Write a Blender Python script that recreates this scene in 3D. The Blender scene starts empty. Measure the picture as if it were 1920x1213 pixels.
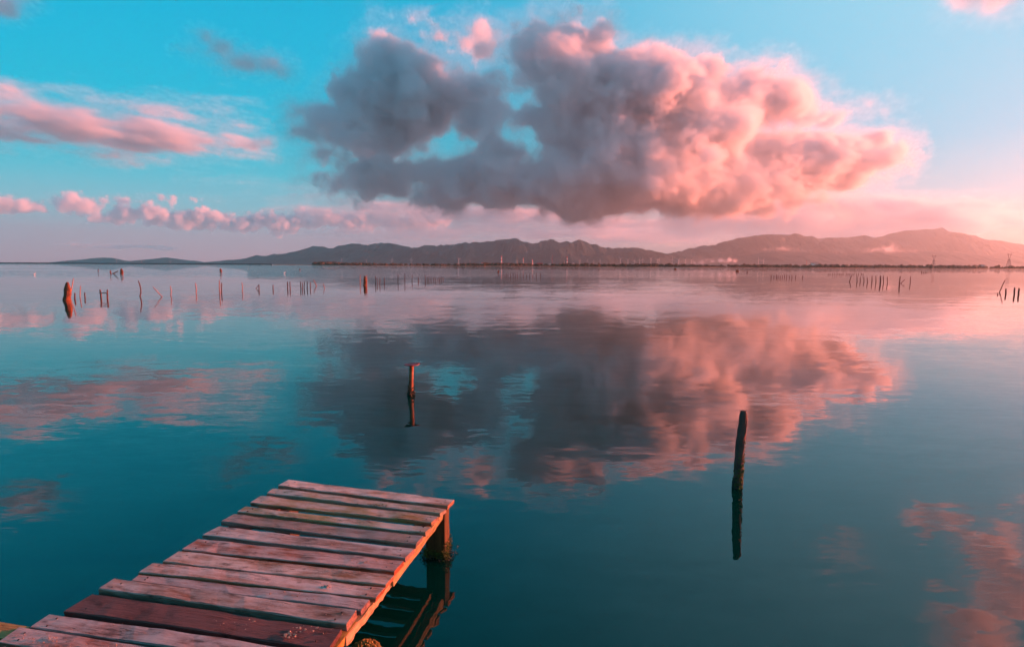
import bpy, math, random, time
from mathutils import Vector, Matrix, noise as mnoise
R = math.radians
scene = bpy.context.scene
col = scene.collection

# ---------------------------------------------------------------- camera
CAM_H = 2.0
FPX, CX, CY = 1066.7, 960.0, 606.5          # 20 mm lens on a 36 mm sensor, photograph 1920 x 1213
PITCH, ROLL = R(5.81), R(0.298)
cam_d = bpy.data.cameras.new('camera'); cam = bpy.data.objects.new('camera', cam_d); col.objects.link(cam)
cam_d.lens = 20.0; cam_d.sensor_width = 36.0; cam_d.clip_start = 0.05; cam_d.clip_end = 90000.0
CAM_M = Matrix.Rotation(math.pi/2 - PITCH, 3, 'X') @ Matrix.Rotation(ROLL, 3, 'Z')
cam.matrix_world = Matrix.Translation((0, 0, CAM_H)) @ CAM_M.to_4x4()
scene.camera = cam

# ---------------------------------------------------------------- render / exposure
cy = scene.cycles
cy.max_bounces = 10; cy.volume_bounces = 8; cy.diffuse_bounces = 2; cy.glossy_bounces = 3; cy.transmission_bounces = 2
cy.volume_step_rate = 2.0; cy.volume_max_steps = 400
cy.use_denoising = True
cy.use_adaptive_sampling = True; cy.adaptive_threshold = 0.018
cy.sample_clamp_indirect = 6.0
vs = scene.view_settings
vs.view_transform = 'Standard'; vs.look = 'None'; vs.exposure = 2.0; vs.gamma = 1.0; vs.use_curve_mapping = False

# ---------------------------------------------------------------- sun and sky
SUN_AZ, SUN_EL = R(77), R(7.5)                # azimuth measured to the right of the view direction
sun_dir = Vector((math.sin(SUN_AZ)*math.cos(SUN_EL), math.cos(SUN_AZ)*math.cos(SUN_EL), math.sin(SUN_EL)))
sd = bpy.data.lights.new('sun', 'SUN'); sun = bpy.data.objects.new('sun', sd); col.objects.link(sun)
sd.energy = 4.2; sd.angle = R(0.5); sd.color = (1.0, 0.20, 0.11)
sun.rotation_euler = (-sun_dir).to_track_quat('-Z', 'Y').to_euler()

def srgb(r, g, b):
    f = lambda c: c/12.92 if c <= 0.04045 else ((c + 0.055)/1.055)**2.4
    return (f(r/255), f(g/255), f(b/255), 1.0)

world = bpy.data.worlds.new('World'); scene.world = world; world.use_nodes = True
def build_world():
    nt = world.node_tree; N = nt.nodes; L = nt.links; N.clear()
    out = N.new('ShaderNodeOutputWorld'); bg = N.new('ShaderNodeBackground'); L.new(bg.outputs[0], out.inputs[0])
    tc = N.new('ShaderNodeTexCoord')
    sky = N.new('ShaderNodeTexSky'); sky.sky_type = 'NISHITA'; sky.sun_disc = False
    sky.sun_elevation = SUN_EL; sky.sun_rotation = SUN_AZ
    sep = N.new('ShaderNodeSeparateXYZ'); L.new(tc.outputs['Generated'], sep.inputs[0])
    def ramp(stops):
        r = N.new('ShaderNodeValToRGB'); e = r.color_ramp.elements
        while len(e) > 1: e.remove(e[-1])
        e[0].position = stops[0][0]; e[0].color = srgb(*stops[0][1])
        for p, c in stops[1:]:
            k = e.new(p); k.color = srgb(*c)
        L.new(sep.outputs['Z'], r.inputs[0]); return r
    cool = ramp([(0, (205, 165, 178)), (0.045, (192, 176, 190)), (0.085, (140, 200, 216)), (0.14, (75, 200, 222)),
                 (0.21, (5, 192, 222)), (0.30, (0, 187, 224)), (0.42, (0, 178, 220)), (0.6, (0, 145, 180)), (1, (0, 100, 130))])
    warm = ramp([(0, (222, 160, 148)), (0.05, (226, 196, 190)), (0.10, (180, 215, 230)), (0.18, (140, 213, 240)),
                 (0.30, (140, 215, 242)), (0.45, (150, 218, 243)), (0.65, (110, 190, 222)), (1, (0, 100, 130))])
    flat = N.new('ShaderNodeVectorMath'); flat.operation = 'MULTIPLY'; flat.inputs[1].default_value = (1, 1, 0)
    L.new(tc.outputs['Generated'], flat.inputs[0])
    nrm = N.new('ShaderNodeVectorMath'); nrm.operation = 'NORMALIZE'; L.new(flat.outputs[0], nrm.inputs[0])
    dot = N.new('ShaderNodeVectorMath'); dot.operation = 'DOT_PRODUCT'; L.new(nrm.outputs[0], dot.inputs[0])
    dot.inputs[1].default_value = (math.sin(SUN_AZ), math.cos(SUN_AZ), 0)
    mr = N.new('ShaderNodeMapRange'); mr.interpolation_type = 'SMOOTHSTEP'
    mr.inputs['From Min'].default_value = 0.05; mr.inputs['From Max'].default_value = 0.85
    L.new(dot.outputs['Value'], mr.inputs['Value'])
    mix = N.new('ShaderNodeMix'); mix.data_type = 'RGBA'
    L.new(mr.outputs[0], mix.inputs['Factor']); L.new(cool.outputs[0], mix.inputs['A']); L.new(warm.outputs[0], mix.inputs['B'])
    sk = N.new('ShaderNodeVectorMath'); sk.operation = 'SCALE'; sk.inputs['Scale'].default_value = 0.0012
    tint = N.new('ShaderNodeVectorMath'); tint.operation = 'MULTIPLY'; tint.inputs[1].default_value = (0.35, 0.9, 1.0); L.new(sky.outputs[0], tint.inputs[0])
    L.new(tint.outputs[0], sk.inputs[0])
    add = N.new('ShaderNodeVectorMath'); add.operation = 'ADD'
    L.new(mix.outputs['Result'], add.inputs[0]); L.new(sk.outputs[0], add.inputs[1])
    L.new(add.outputs[0], bg.inputs['Color']); bg.inputs['Strength'].default_value = 0.25
build_world()

# ---------------------------------------------------------------- survey helpers: photograph bearing -> real point
def ray(px, py):
    return CAM_M @ Vector(((px - CX)/FPX, -(py - CY)/FPX, -1.0))
def at_depth(px, py, Y):
    d = ray(px, py); return Vector((0, 0, CAM_H)) + d*(Y/d.y)
def at_level(px, py, z=0.0):
    d = ray(px, py); return Vector((0, 0, CAM_H)) + d*((z - CAM_H)/d.z)
def tag(o, label=None, cat=None, group=None, kind=None):
    for k, v in (('label', label), ('category', cat), ('group', group), ('kind', kind)):
        if v: o[k] = v
    return o

# ---------------------------------------------------------------- clouds: voxel fields shaped by lobes and turbulence
def cloud_material(name, density, aniso=0.35):
    m = bpy.data.materials.new(name); m.use_nodes = True; nt = m.node_tree; nt.nodes.clear()
    out = nt.nodes.new('ShaderNodeOutputMaterial'); pv = nt.nodes.new('ShaderNodeVolumePrincipled')
    pv.inputs['Color'].default_value = (0.93, 0.965, 0.99, 1); pv.inputs['Density'].default_value = density
    pv.inputs['Anisotropy'].default_value = aniso
    nt.links.new(pv.outputs[0], out.inputs['Volume'])
    return m

def make_cloud(name, lobes, Y, mat, voxel, warp=1.0, edge=40.0, seed=0.0, grain=260.0, thick=1.0, stretch=(1, 1, 1), amp=1.0, bias=0.0, wisp=0.0, puff=0.34, fray=1.6, mottle=0.0, floor_z=None, label=None, cat='cloud', group=None, kind=None, shear=0.0, slant=0.0, recede=0.0):
    """lobes: (px, py, rx, ry[, depth offset m, depth radius m]) as seen from the pier; Y: distance ahead of the pier in metres"""
    mid = sum(l[0] for l in lobes)/len(lobes)
    L = []
    for l in lobes:
        px, py, rx, ry = l[:4]
        b = (px - CX)/FPX; ts = math.tan(slant)
        Yl = Y/(1 - b*ts) + (l[4] if len(l) > 4 else 0.0) + recede*(px - mid)   # the bank runs obliquely away when slanted
        sl = Yl/FPX
        c = Matrix.Rotation(-slant, 3, 'Z') @ at_depth(px, py, Yl)
        rd = l[5] if len(l) > 5 else 0.8*min(rx, 2.2*ry)*sl*thick
        L.append((c, Vector((rx*sl, rd, ry*sl))))
    pad = 1.25
    lo = Vector([min(c[i] - r[i]*pad - 80*amp for c, r in L) for i in range(3)])
    hi = Vector([max(c[i] + r[i]*pad + 80*amp for c, r in L) for i in range(3)])
    ctr = (lo + hi)/2
    me = bpy.data.volumes.new(name); o = bpy.data.objects.new(name, me); col.objects.link(o)
    o.location = Matrix.Rotation(slant, 3, 'Z') @ ctr; o.rotation_euler = (0, 0, slant)
    ng = bpy.data.node_groups.new(name + '_field', 'GeometryNodeTree')
    ng.interface.new_socket('Geometry', in_out='INPUT', socket_type='NodeSocketGeometry')
    ng.interface.new_socket('Geometry', in_out='OUTPUT', socket_type='NodeSocketGeometry')
    N = ng.nodes; K = ng.links
    go = N.new('NodeGroupOutput'); vc = N.new('GeometryNodeVolumeCube'); sm = N.new('GeometryNodeSetMaterial')
    sm.inputs['Material'].default_value = mat
    K.new(vc.outputs[0], sm.inputs[0]); K.new(sm.outputs[0], go.inputs[0])
    size = hi - lo
    vc.inputs['Min'].default_value = lo - ctr; vc.inputs['Max'].default_value = hi - ctr
    for i, ax in enumerate('XYZ'):
        vc.inputs['Resolution ' + ax].default_value = max(8, int(size[i]/(voxel*(2.0 if ax == 'Y' else 1.0))))
    def M(op, a, b=None, c=None, clamp=False):
        n = N.new('ShaderNodeMath'); n.operation = op; n.use_clamp = clamp
        for i, v in enumerate((a, b, c)):
            if v is None: continue
            if isinstance(v, (int, float)): n.inputs[i].default_value = v
            else: K.new(v, n.inputs[i])
        return n.outputs[0]
    def V(op, a, b=None, scale=None):
        n = N.new('ShaderNodeVectorMath'); n.operation = op
        for i, v in enumerate((a, b)):
            if v is None: continue
            if isinstance(v, (tuple, Vector)): n.inputs[i].default_value = v
            else: K.new(v, n.inputs[i])
        if scale is not None: n.inputs['Scale'].default_value = scale
        return n.outputs['Value'] if op in ('LENGTH', 'DOT_PRODUCT') else n.outputs[0]
    def NZ(vec, scale, detail, rough=0.55):
        n = N.new('ShaderNodeTexNoise'); n.inputs['Scale'].default_value = scale; n.inputs['Detail'].default_value = detail
        n.inputs['Roughness'].default_value = rough; K.new(vec, n.inputs['Vector']); return n
    pos = N.new('GeometryNodeInputPosition').outputs[0]
    q = V('ADD', pos, (seed*1371.0, seed*713.0, seed*377.0))
    qs = V('MULTIPLY', q, tuple(1.0/x for x in stretch))
    if shear:
        sx = N.new('ShaderNodeSeparateXYZ'); K.new(qs, sx.inputs[0])
        cb = N.new('ShaderNodeCombineXYZ'); K.new(sx.outputs[0], cb.inputs[0]); K.new(sx.outputs[1], cb.inputs[1])
        K.new(M('MULTIPLY_ADD', sx.outputs[0], shear*stretch[0]/stretch[2], sx.outputs[2]), cb.inputs[2]); qs = cb.outputs[0]
    wn = NZ(qs, 1.0/(grain*3.2), 2)
    wv = V('SCALE', V('SUBTRACT', wn.outputs['Color'], (0.5, 0.5, 0.5)), scale=grain*1.5*warp)
    wv = V('MULTIPLY', wv, (stretch[0]**0.5, stretch[1]**0.5, stretch[2]**0.5))
    pw = V('ADD', pos, wv)
    d = None
    for c, r in L:
        rr = Vector((1/r.x, 1/r.y, 1/r.z))
        e = V('LENGTH', V('MULTIPLY', V('SUBTRACT', pw, c - ctr), rr))
        di = M('MULTIPLY_ADD', e, min(r.x, r.z), -min(r.x, r.z))
        d = di if d is None else M('SMOOTH_MIN', d, di, grain*0.35)
    vo = N.new('ShaderNodeTexVoronoi'); vo.feature = 'F1'; vo.inputs['Scale'].default_value = 1.0/grain
    vo.inputs['Detail'].default_value = 0.0
    wv2 = V('SCALE', V('SUBTRACT', NZ(qs, 2.2/grain, 2).outputs['Color'], (0.5, 0.5, 0.5)), scale=grain*0.5)
    K.new(V('ADD', qs, wv2), vo.inputs['Vector'])
    n1 = NZ(qs, 1.0/(grain*1.3), 5, 0.6).outputs[0]
    n2 = NZ(qs, 6.0/grain, 3, 0.7).outputs[0]
    disp = M('ADD', M('MULTIPLY', M('SUBTRACT', vo.outputs['Distance'], 0.42), grain*puff*amp), M('MULTIPLY', M('SUBTRACT', n1, 0.5), -grain*fray*amp))
    disp = M('MULTIPLY_ADD', M('SUBTRACT', n2, 0.5), -grain*0.65*amp, disp)
    d = M('ADD', M('SUBTRACT', d, bias), disp)
    if floor_z is not None:
        sp = N.new('ShaderNodeSeparateXYZ'); K.new(pos, sp.inputs[0])
        fl = M('SUBTRACT', floor_z - ctr.z, sp.outputs[2])
        fl = M('MULTIPLY_ADD', M('SUBTRACT', n1, 0.5), grain*0.5, fl)
        d = M('SMOOTH_MAX', d, fl, grain*0.4)
    dens = M('DIVIDE', M('MULTIPLY', d, -1.0), edge, clamp=True)
    dens = M('MULTIPLY', dens, dens)
    if mottle:
        mo = M('DIVIDE', M('SUBTRACT', n1, 0.5 - mottle*0.3), mottle*0.45, clamp=True)
        dens = M('MULTIPLY', dens, M('MULTIPLY_ADD', mo, 0.85, 0.15))
    if wisp:
        rn = NZ(V('ADD', V('MULTIPLY', qs, (0.6, 1, 1)), wv2), 2.6/grain, 4, 0.7).outputs[0]
        rn = M('DIVIDE', M('SUBTRACT', rn, 0.47), 0.25, clamp=True)
        fr = M('DIVIDE', M('SUBTRACT', grain*0.55, d), grain*0.75, clamp=True)
        dens = M('MAXIMUM', dens, M('MULTIPLY', M('MULTIPLY', rn, fr), wisp))
    K.new(dens, vc.inputs['Density'])
    mod = o.modifiers.new('field', 'NODES'); mod.node_group = ng
    tag(o, label, cat, group, kind)
    return o

# ---------------------------------------------------------------- mesh helpers
def mesh_obj(name, verts, faces, mat=None, parent=None, loc=(0, 0, 0), rot=(0, 0, 0), smooth=False):
    me = bpy.data.meshes.new(name); me.from_pydata([tuple(v) for v in verts], [], faces); me.update()
    if mat: me.materials.append(mat)
    if smooth: me.polygons.foreach_set('use_smooth', [True]*len(me.polygons))
    o = bpy.data.objects.new(name, me); col.objects.link(o)
    o.location = loc; o.rotation_euler = rot
    if parent: o.parent = parent
    return o
def share(name, me, parent=None, loc=(0, 0, 0), rot=(0, 0, 0), scale=(1, 1, 1)):
    o = bpy.data.objects.new(name, me); col.objects.link(o); o.location = loc; o.rotation_euler = rot; o.scale = scale
    if parent: o.parent = parent
    return o
def empty(name, loc, rz=0.0):
    o = bpy.data.objects.new(name, None); col.objects.link(o); o.location = loc; o.rotation_euler = (0, 0, rz)
    o.empty_display_size = 0.1
    return o
def box_geo(x0, x1, y0, y1, z0, z1):
    v = [(x, y, z) for z in (z0, z1) for y in (y0, y1) for x in (x0, x1)]
    f = [(0, 2, 3, 1), (4, 5, 7, 6), (0, 1, 5, 4), (2, 6, 7, 3), (0, 4, 6, 2), (1, 3, 7, 5)]
    return v, f
def tube_geo(path, radii, sides=8, rough=0.0, seed=0, cap=True):
    """swept tube along a list of points; rough shakes the rings like weathered wood"""
    rnd = random.Random(seed); v = []; f = []
    prof = [1 + rough*rnd.uniform(-1, 1) for _ in range(sides)]
    n = len(path)
    for i, (p, r) in enumerate(zip(path, radii)):
        p = Vector(p); a = Vector(path[max(0, i-1)]); b = Vector(path[min(n-1, i+1)])
        t = (b - a).normalized(); s = t.orthogonal() if abs(t.z) < 0.95 else Vector((1, 0, 0)) - t*t.x
        s.normalize(); w = t.cross(s)
        for k in range(sides):
            an = 2*math.pi*k/sides; rr = r*prof[k]*(1 + rough*0.6*rnd.uniform(-1, 1))
            v.append(p + (s*math.cos(an) + w*math.sin(an))*rr)
    for i in range(n-1):
        for k in range(sides):
            k2 = (k+1) % sides
            f.append((i*sides+k, i*sides+k2, (i+1)*sides+k2, (i+1)*sides+k))
    if cap:
        f.append(tuple(range(sides-1, -1, -1))); f.append(tuple((n-1)*sides+k for k in range(sides)))
    return v, f
def join_geo(parts):
    V = []; Fc = []
    for v, f in parts:
        o = len(V); V += list(v); Fc += [tuple(i+o for i in q) for q in f]
    return V, Fc
ICO_V = []; ICO_F = []
def _ico():
    import bmesh
    bm = bmesh.new(); bmesh.ops.create_icosphere(bm, subdivisions=1, radius=1.0)
    for v in bm.verts: ICO_V.append(v.co.copy())
    bm.verts.ensure_lookup_table()
    for q in bm.faces: ICO_F.append(tuple(x.index for x in q.verts))
    bm.free()
_ico()
def blob_geo(c, r, rnd, rough=0.3):
    c = Vector(c)
    return [c + Vector((p.x*r[0], p.y*r[1], p.z*r[2]))*(1 + rough*rnd.uniform(-1, 1)) for p in ICO_V], ICO_F

# ---------------------------------------------------------------- materials
def new_mat(name):
    m = bpy.data.materials.new(name); m.use_nodes = True
    nt = m.node_tree; return m, nt, nt.nodes, nt.links, nt.nodes['Principled BSDF']
def nd(N, t, **kw):
    n = N.new(t)
    for k, v in kw.items(): n.inputs[k].default_value = v
    return n
def ramp_node(N, stops):
    r = N.new('ShaderNodeValToRGB'); e = r.color_ramp.elements
    while len(e) > 1: e.remove(e[-1])
    e[0].position = stops[0][0]; e[0].color = (*stops[0][1], 1)
    for p, c in stops[1:]: e.new(p).color = (*c, 1)
    return r
def rough_mat(name, c1, c2, scale=6.0, rough=0.8, bump=0.004, bscale=60.0):
    m, nt, N, L, b = new_mat(name)
    tc = N.new('ShaderNodeTexCoord')
    n = nd(N, 'ShaderNodeTexNoise', Scale=scale, Detail=6.0, Roughness=0.6); L.new(tc.outputs['Object'], n.inputs['Vector'])
    r = ramp_node(N, [(0.3, c1), (0.7, c2)]); L.new(n.outputs[0], r.inputs[0]); L.new(r.outputs[0], b.inputs['Base Color'])
    n2 = nd(N, 'ShaderNodeTexNoise', Scale=bscale, Detail=5.0); L.new(tc.outputs['Object'], n2.inputs['Vector'])
    bp = nd(N, 'ShaderNodeBump', Strength=1.0, Distance=bump); L.new(n2.outputs[0], bp.inputs['Height']); L.new(bp.outputs[0], b.inputs['Normal'])
    b.inputs['Roughness'].default_value = rough
    return m
def wood_mat(name, dark, mid, pale, frost, moss=0.0, lichen=(0.16, 0.13, 0.03), spec=0.3, rough=0.75):
    """weathered board: long grain, saw marks, bleached film and stains, optional algae; grain runs along local X"""
    m, nt, N, L, b = new_mat(name)
    tc = N.new('ShaderNodeTexCoord'); oi = N.new('ShaderNodeObjectInfo')
    off = N.new('ShaderNodeVectorMath'); off.operation = 'ADD'
    sc = N.new('ShaderNodeVectorMath'); sc.operation = 'SCALE'; sc.inputs[0].default_value = (37, 91, 53); L.new(oi.outputs['Random'], sc.inputs['Scale'])
    L.new(tc.outputs['Object'], off.inputs[0]); L.new(sc.outputs[0], off.inputs[1])
    def mapped(s):
        mp = N.new('ShaderNodeMapping'); mp.inputs['Scale'].default_value = s; L.new(off.outputs[0], mp.inputs[0]); return mp.outputs[0]
    wob = nd(N, 'ShaderNodeTexNoise', Scale=2.5, Detail=2.0); L.new(mapped((1, 5, 5)), wob.inputs['Vector'])
    grain = nd(N, 'ShaderNodeTexNoise', Scale=14.0, Detail=7.0, Roughness=0.7, Distortion=0.6); L.new(mapped((0.28, 7, 7)), grain.inputs['Vector'])
    fine = nd(N, 'ShaderNodeTexNoise', Scale=70.0, Detail=4.0, Roughness=0.7); L.new(mapped((0.10, 3, 3)), fine.inputs['Vector'])
    g = N.new('ShaderNodeMath'); g.operation = 'MULTIPLY_ADD'; g.inputs[1].default_value = 0.45; L.new(fine.outputs[0], g.inputs[0])
    g2 = N.new('ShaderNodeMath'); g2.operation = 'MULTIPLY'; g2.inputs[1].default_value = 0.6; L.new(grain.outputs[0], g2.inputs[0]); L.new(g2.outputs[0], g.inputs[2])
    cr = ramp_node(N, [(0.30, dark), (0.52, mid), (0.72, pale)]); L.new(g.outputs[0], cr.inputs[0])
    # bleached film in patches
    fr = nd(N, 'ShaderNodeTexNoise', Scale=5.0, Detail=7.0, Roughness=0.68); L.new(mapped((0.7, 2.4, 1)), fr.inputs['Vector'])
    frr = N.new('ShaderNodeMapRange'); frr.inputs['From Min'].default_value = 0.34; frr.inputs['From Max'].default_value = 0.58; L.new(fr.outputs[0], frr.inputs[0])
    frs = N.new('ShaderNodeMath'); frs.operation = 'MULTIPLY'; frs.inputs[1].default_value = 0.85; L.new(frr.outputs[0], frs.inputs[0])
    gn = N.new('ShaderNodeNewGeometry'); sz = N.new('ShaderNodeSeparateXYZ'); L.new(gn.outputs['Normal'], sz.inputs[0])
    up = N.new('ShaderNodeMath'); up.operation = 'MULTIPLY'; up.use_clamp = True; L.new(sz.outputs[2], up.inputs[0]); L.new(frs.outputs[0], up.inputs[1])   # bleached film on upward faces only; the darker sides stand in for gap shade
    mx = N.new('ShaderNodeMix'); mx.data_type = 'RGBA'; L.new(up.outputs[0], mx.inputs['Factor']); L.new(cr.outputs[0], mx.inputs['A']); mx.inputs['B'].default_value = (*frost, 1)
    last = mx.outputs['Result']
    # dark damp stains and knots
    st = nd(N, 'ShaderNodeTexNoise', Scale=9.0, Detail=5.0, Roughness=0.6); L.new(mapped((0.8, 1.6, 1)), st.inputs['Vector'])
    sr = N.new('ShaderNodeMapRange'); sr.inputs['From Min'].default_value = 0.58; sr.inputs['From Max'].default_value = 0.70; L.new(st.outputs[0], sr.inputs[0])
    ss = N.new('ShaderNodeMath'); ss.operation = 'MULTIPLY'; ss.inputs[1].default_value = 0.7; L.new(sr.outputs[0], ss.inputs[0])
    mx2 = N.new('ShaderNodeMix'); mx2.data_type = 'RGBA'; L.new(ss.outputs[0], mx2.inputs['Factor']); L.new(last, mx2.inputs['A']); mx2.inputs['B'].default_value = (*[c*0.55 for c in dark], 1)
    last = mx2.outputs['Result']
    if moss > 0:
        mo = nd(N, 'ShaderNodeTexNoise', Scale=4.0, Detail=8.0, Roughness=0.75); L.new(mapped((0.8, 1.4, 1)), mo.inputs['Vector'])
        mr = N.new('ShaderNodeMapRange'); mr.inputs['From Min'].default_value = 0.60 - 0.25*moss; mr.inputs['From Max'].default_value = 0.78 - 0.2*moss; L.new(mo.outputs[0], mr.inputs[0])
        ms = N.new('ShaderNodeMath'); ms.operation = 'MULTIPLY'; ms.inputs[1].default_value = 0.8; L.new(mr.outputs[0], ms.inputs[0])
        mx3 = N.new('ShaderNodeMix'); mx3.data_type = 'RGBA'; L.new(ms.outputs[0], mx3.inputs['Factor']); L.new(last, mx3.inputs['A']); mx3.inputs['B'].default_value = (*lichen, 1)
        last = mx3.outputs['Result']
    # drying cracks along the grain, and every board its own age
    ck = nd(N, 'ShaderNodeTexNoise', Scale=16.0, Detail=3.0, Roughness=0.6, Distortion=0.3); L.new(mapped((0.10, 5, 5)), ck.inputs['Vector'])
    ca = N.new('ShaderNodeMath'); ca.operation = 'SUBTRACT'; ca.inputs[1].default_value = 0.5; L.new(ck.outputs[0], ca.inputs[0])
    cb = N.new('ShaderNodeMath'); cb.operation = 'ABSOLUTE'; L.new(ca.outputs[0], cb.inputs[0])
    cm = N.new('ShaderNodeMapRange'); cm.inputs['From Min'].default_value = 0.004; cm.inputs['From Max'].default_value = 0.016; cm.inputs['To Min'].default_value = 0.85; cm.inputs['To Max'].default_value = 0.0; L.new(cb.outputs[0], cm.inputs[0])
    cg = N.new('ShaderNodeMath'); cg.operation = 'MULTIPLY'; L.new(cm.outputs[0], cg.inputs[0])
    cs = N.new('ShaderNodeMapRange'); cs.inputs['From Min'].default_value = 0.45; cs.inputs['From Max'].default_value = 0.6; L.new(wob.outputs[0], cs.inputs[0]); L.new(cs.outputs[0], cg.inputs[1])
    mx4 = N.new('ShaderNodeMix'); mx4.data_type = 'RGBA'; L.new(cg.outputs[0], mx4.inputs['Factor']); L.new(last, mx4.inputs['A']); mx4.inputs['B'].default_value = (*[c*0.3 for c in dark], 1)
    hv = N.new('ShaderNodeHueSaturation'); L.new(mx4.outputs['Result'], hv.inputs['Color'])
    for sock, lo, hi, k in (('Hue', 0.49, 0.525, 7.3), ('Saturation', 0.70, 1.15, 3.1), ('Value', 0.80, 1.30, 1.0)):
        m1 = N.new('ShaderNodeMath'); m1.operation = 'MULTIPLY'; m1.inputs[1].default_value = k; L.new(oi.outputs['Random'], m1.inputs[0])
        m2 = N.new('ShaderNodeMath'); m2.operation = 'FRACT'; L.new(m1.outputs[0], m2.inputs[0])
        m3 = N.new('ShaderNodeMapRange'); m3.inputs['To Min'].default_value = lo; m3.inputs['To Max'].default_value = hi; L.new(m2.outputs[0], m3.inputs[0]); L.new(m3.outputs[0], hv.inputs[sock])
    L.new(hv.outputs[0], b.inputs['Base Color'])
    b.inputs['Roughness'].default_value = rough; b.inputs['Specular IOR Level'].default_value = spec
    hm = N.new('ShaderNodeMath'); hm.operation = 'ADD'; L.new(g.outputs[0], hm.inputs[0]); L.new(fr.outputs[0], hm.inputs[1])
    bp = nd(N, 'ShaderNodeBump', Strength=1.0, Distance=0.0035); hc = N.new('ShaderNodeMath'); hc.operation = 'SUBTRACT'; L.new(hm.outputs[0], hc.inputs[0]); L.new(cg.outputs[0], hc.inputs[1]); L.new(hc.outputs[0], bp.inputs['Height']); L.new(bp.outputs[0], b.inputs['Normal'])
    return m
M_wood = wood_mat('red_weathered_wood', (0.06, 0.016, 0.010), (0.25, 0.085, 0.05), (0.38, 0.16, 0.10), (0.58, 0.44, 0.42))
M_grey = wood_mat('mossy_grey_wood', (0.04, 0.02, 0.014), (0.20, 0.10, 0.065), (0.34, 0.20, 0.13), (0.46, 0.36, 0.33), moss=0.6, lichen=(0.24, 0.15, 0.03))
M_dark = wood_mat('dark_grained_wood', (0.03, 0.010, 0.010), (0.11, 0.035, 0.034), (0.20, 0.075, 0.07), (0.18, 0.07, 0.07))
M_beam = wood_mat('yellow_beam_wood', (0.16, 0.07, 0.02), (0.36, 0.19, 0.06), (0.48, 0.28, 0.10), (0.42, 0.25, 0.10), moss=0.2)
M_leg = wood_mat('wet_post_wood', (0.02, 0.010, 0.006), (0.09, 0.045, 0.02), (0.16, 0.085, 0.035), (0.10, 0.06, 0.03), moss=0.3, lichen=(0.05, 0.06, 0.01))
M_stake = rough_mat('old_stake_wood', (0.05, 0.020, 0.016), (0.16, 0.06, 0.045), 7.0, 0.85, 0.006, 40)
M_pale = rough_mat('pale_bare_stake_wood', (0.22, 0.10, 0.08), (0.42, 0.24, 0.20), 4.0, 0.8, 0.004, 30)
M_stump = rough_mat('rotten_red_stump_wood', (0.06, 0.018, 0.010), (0.30, 0.09, 0.035), 5.0, 0.85, 0.02, 14)
M_rust = rough_mat('rusty_red_metal', (0.10, 0.012, 0.014), (0.36, 0.035, 0.05), 9.0, 0.6, 0.002, 60)
M_rustpipe = rough_mat('rusty_pipe', (0.10, 0.02, 0.008), (0.34, 0.10, 0.02), 7.0, 0.65, 0.003, 60)
M_moss = rough_mat('green_algae', (0.03, 0.045, 0.006), (0.12, 0.13, 0.015), 30.0, 0.9, 0.003, 120)
M_weed = rough_mat('black_mussel_growth', (0.006, 0.008, 0.005), (0.035, 0.035, 0.015), 30.0, 0.7, 0.004, 90)
M_drymoss = rough_mat('dry_yellow_moss', (0.10, 0.055, 0.012), (0.36, 0.22, 0.05), 25.0, 0.95, 0.01, 120)
M_chip = rough_mat('pale_bark_crumb', (0.30, 0.15, 0.10), (0.55, 0.34, 0.26), 40.0, 0.9, 0.001, 150)
M_nail = rough_mat('dark_nail_iron', (0.015, 0.01, 0.01), (0.05, 0.025, 0.02), 60.0, 0.6, 0.0004, 200)
M_land = rough_mat('dry_reed_bank', (0.10, 0.045, 0.02), (0.30, 0.14, 0.06), 0.05, 0.95, 0.2, 0.5)
M_tree = rough_mat('shore_wood_foliage', (0.03, 0.028, 0.012), (0.12, 0.075, 0.035), 0.12, 0.95, 0.1, 1.5)
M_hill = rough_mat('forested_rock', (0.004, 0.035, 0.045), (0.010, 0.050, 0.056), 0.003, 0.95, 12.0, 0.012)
M_white = rough_mat('white_painted_steel', (0.62, 0.62, 0.62), (0.80, 0.80, 0.78), 0.3, 0.5, 0.003, 2.0)
M_redp = rough_mat('red_painted_steel', (0.35, 0.03, 0.03), (0.55, 0.06, 0.05), 0.3, 0.6, 0.003, 2.0)
M_conc = rough_mat('pale_concrete', (0.30, 0.27, 0.25), (0.48, 0.44, 0.42), 0.3, 0.85, 0.01, 2.0)
M_steel = rough_mat('grey_lattice_steel', (0.12, 0.10, 0.10), (0.24, 0.20, 0.19), 0.5, 0.6, 0.003, 4.0)
M_bird = rough_mat('white_feather', (0.7, 0.68, 0.68), (0.85, 0.83, 0.82), 8.0, 0.8, 0.002, 50)

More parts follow.
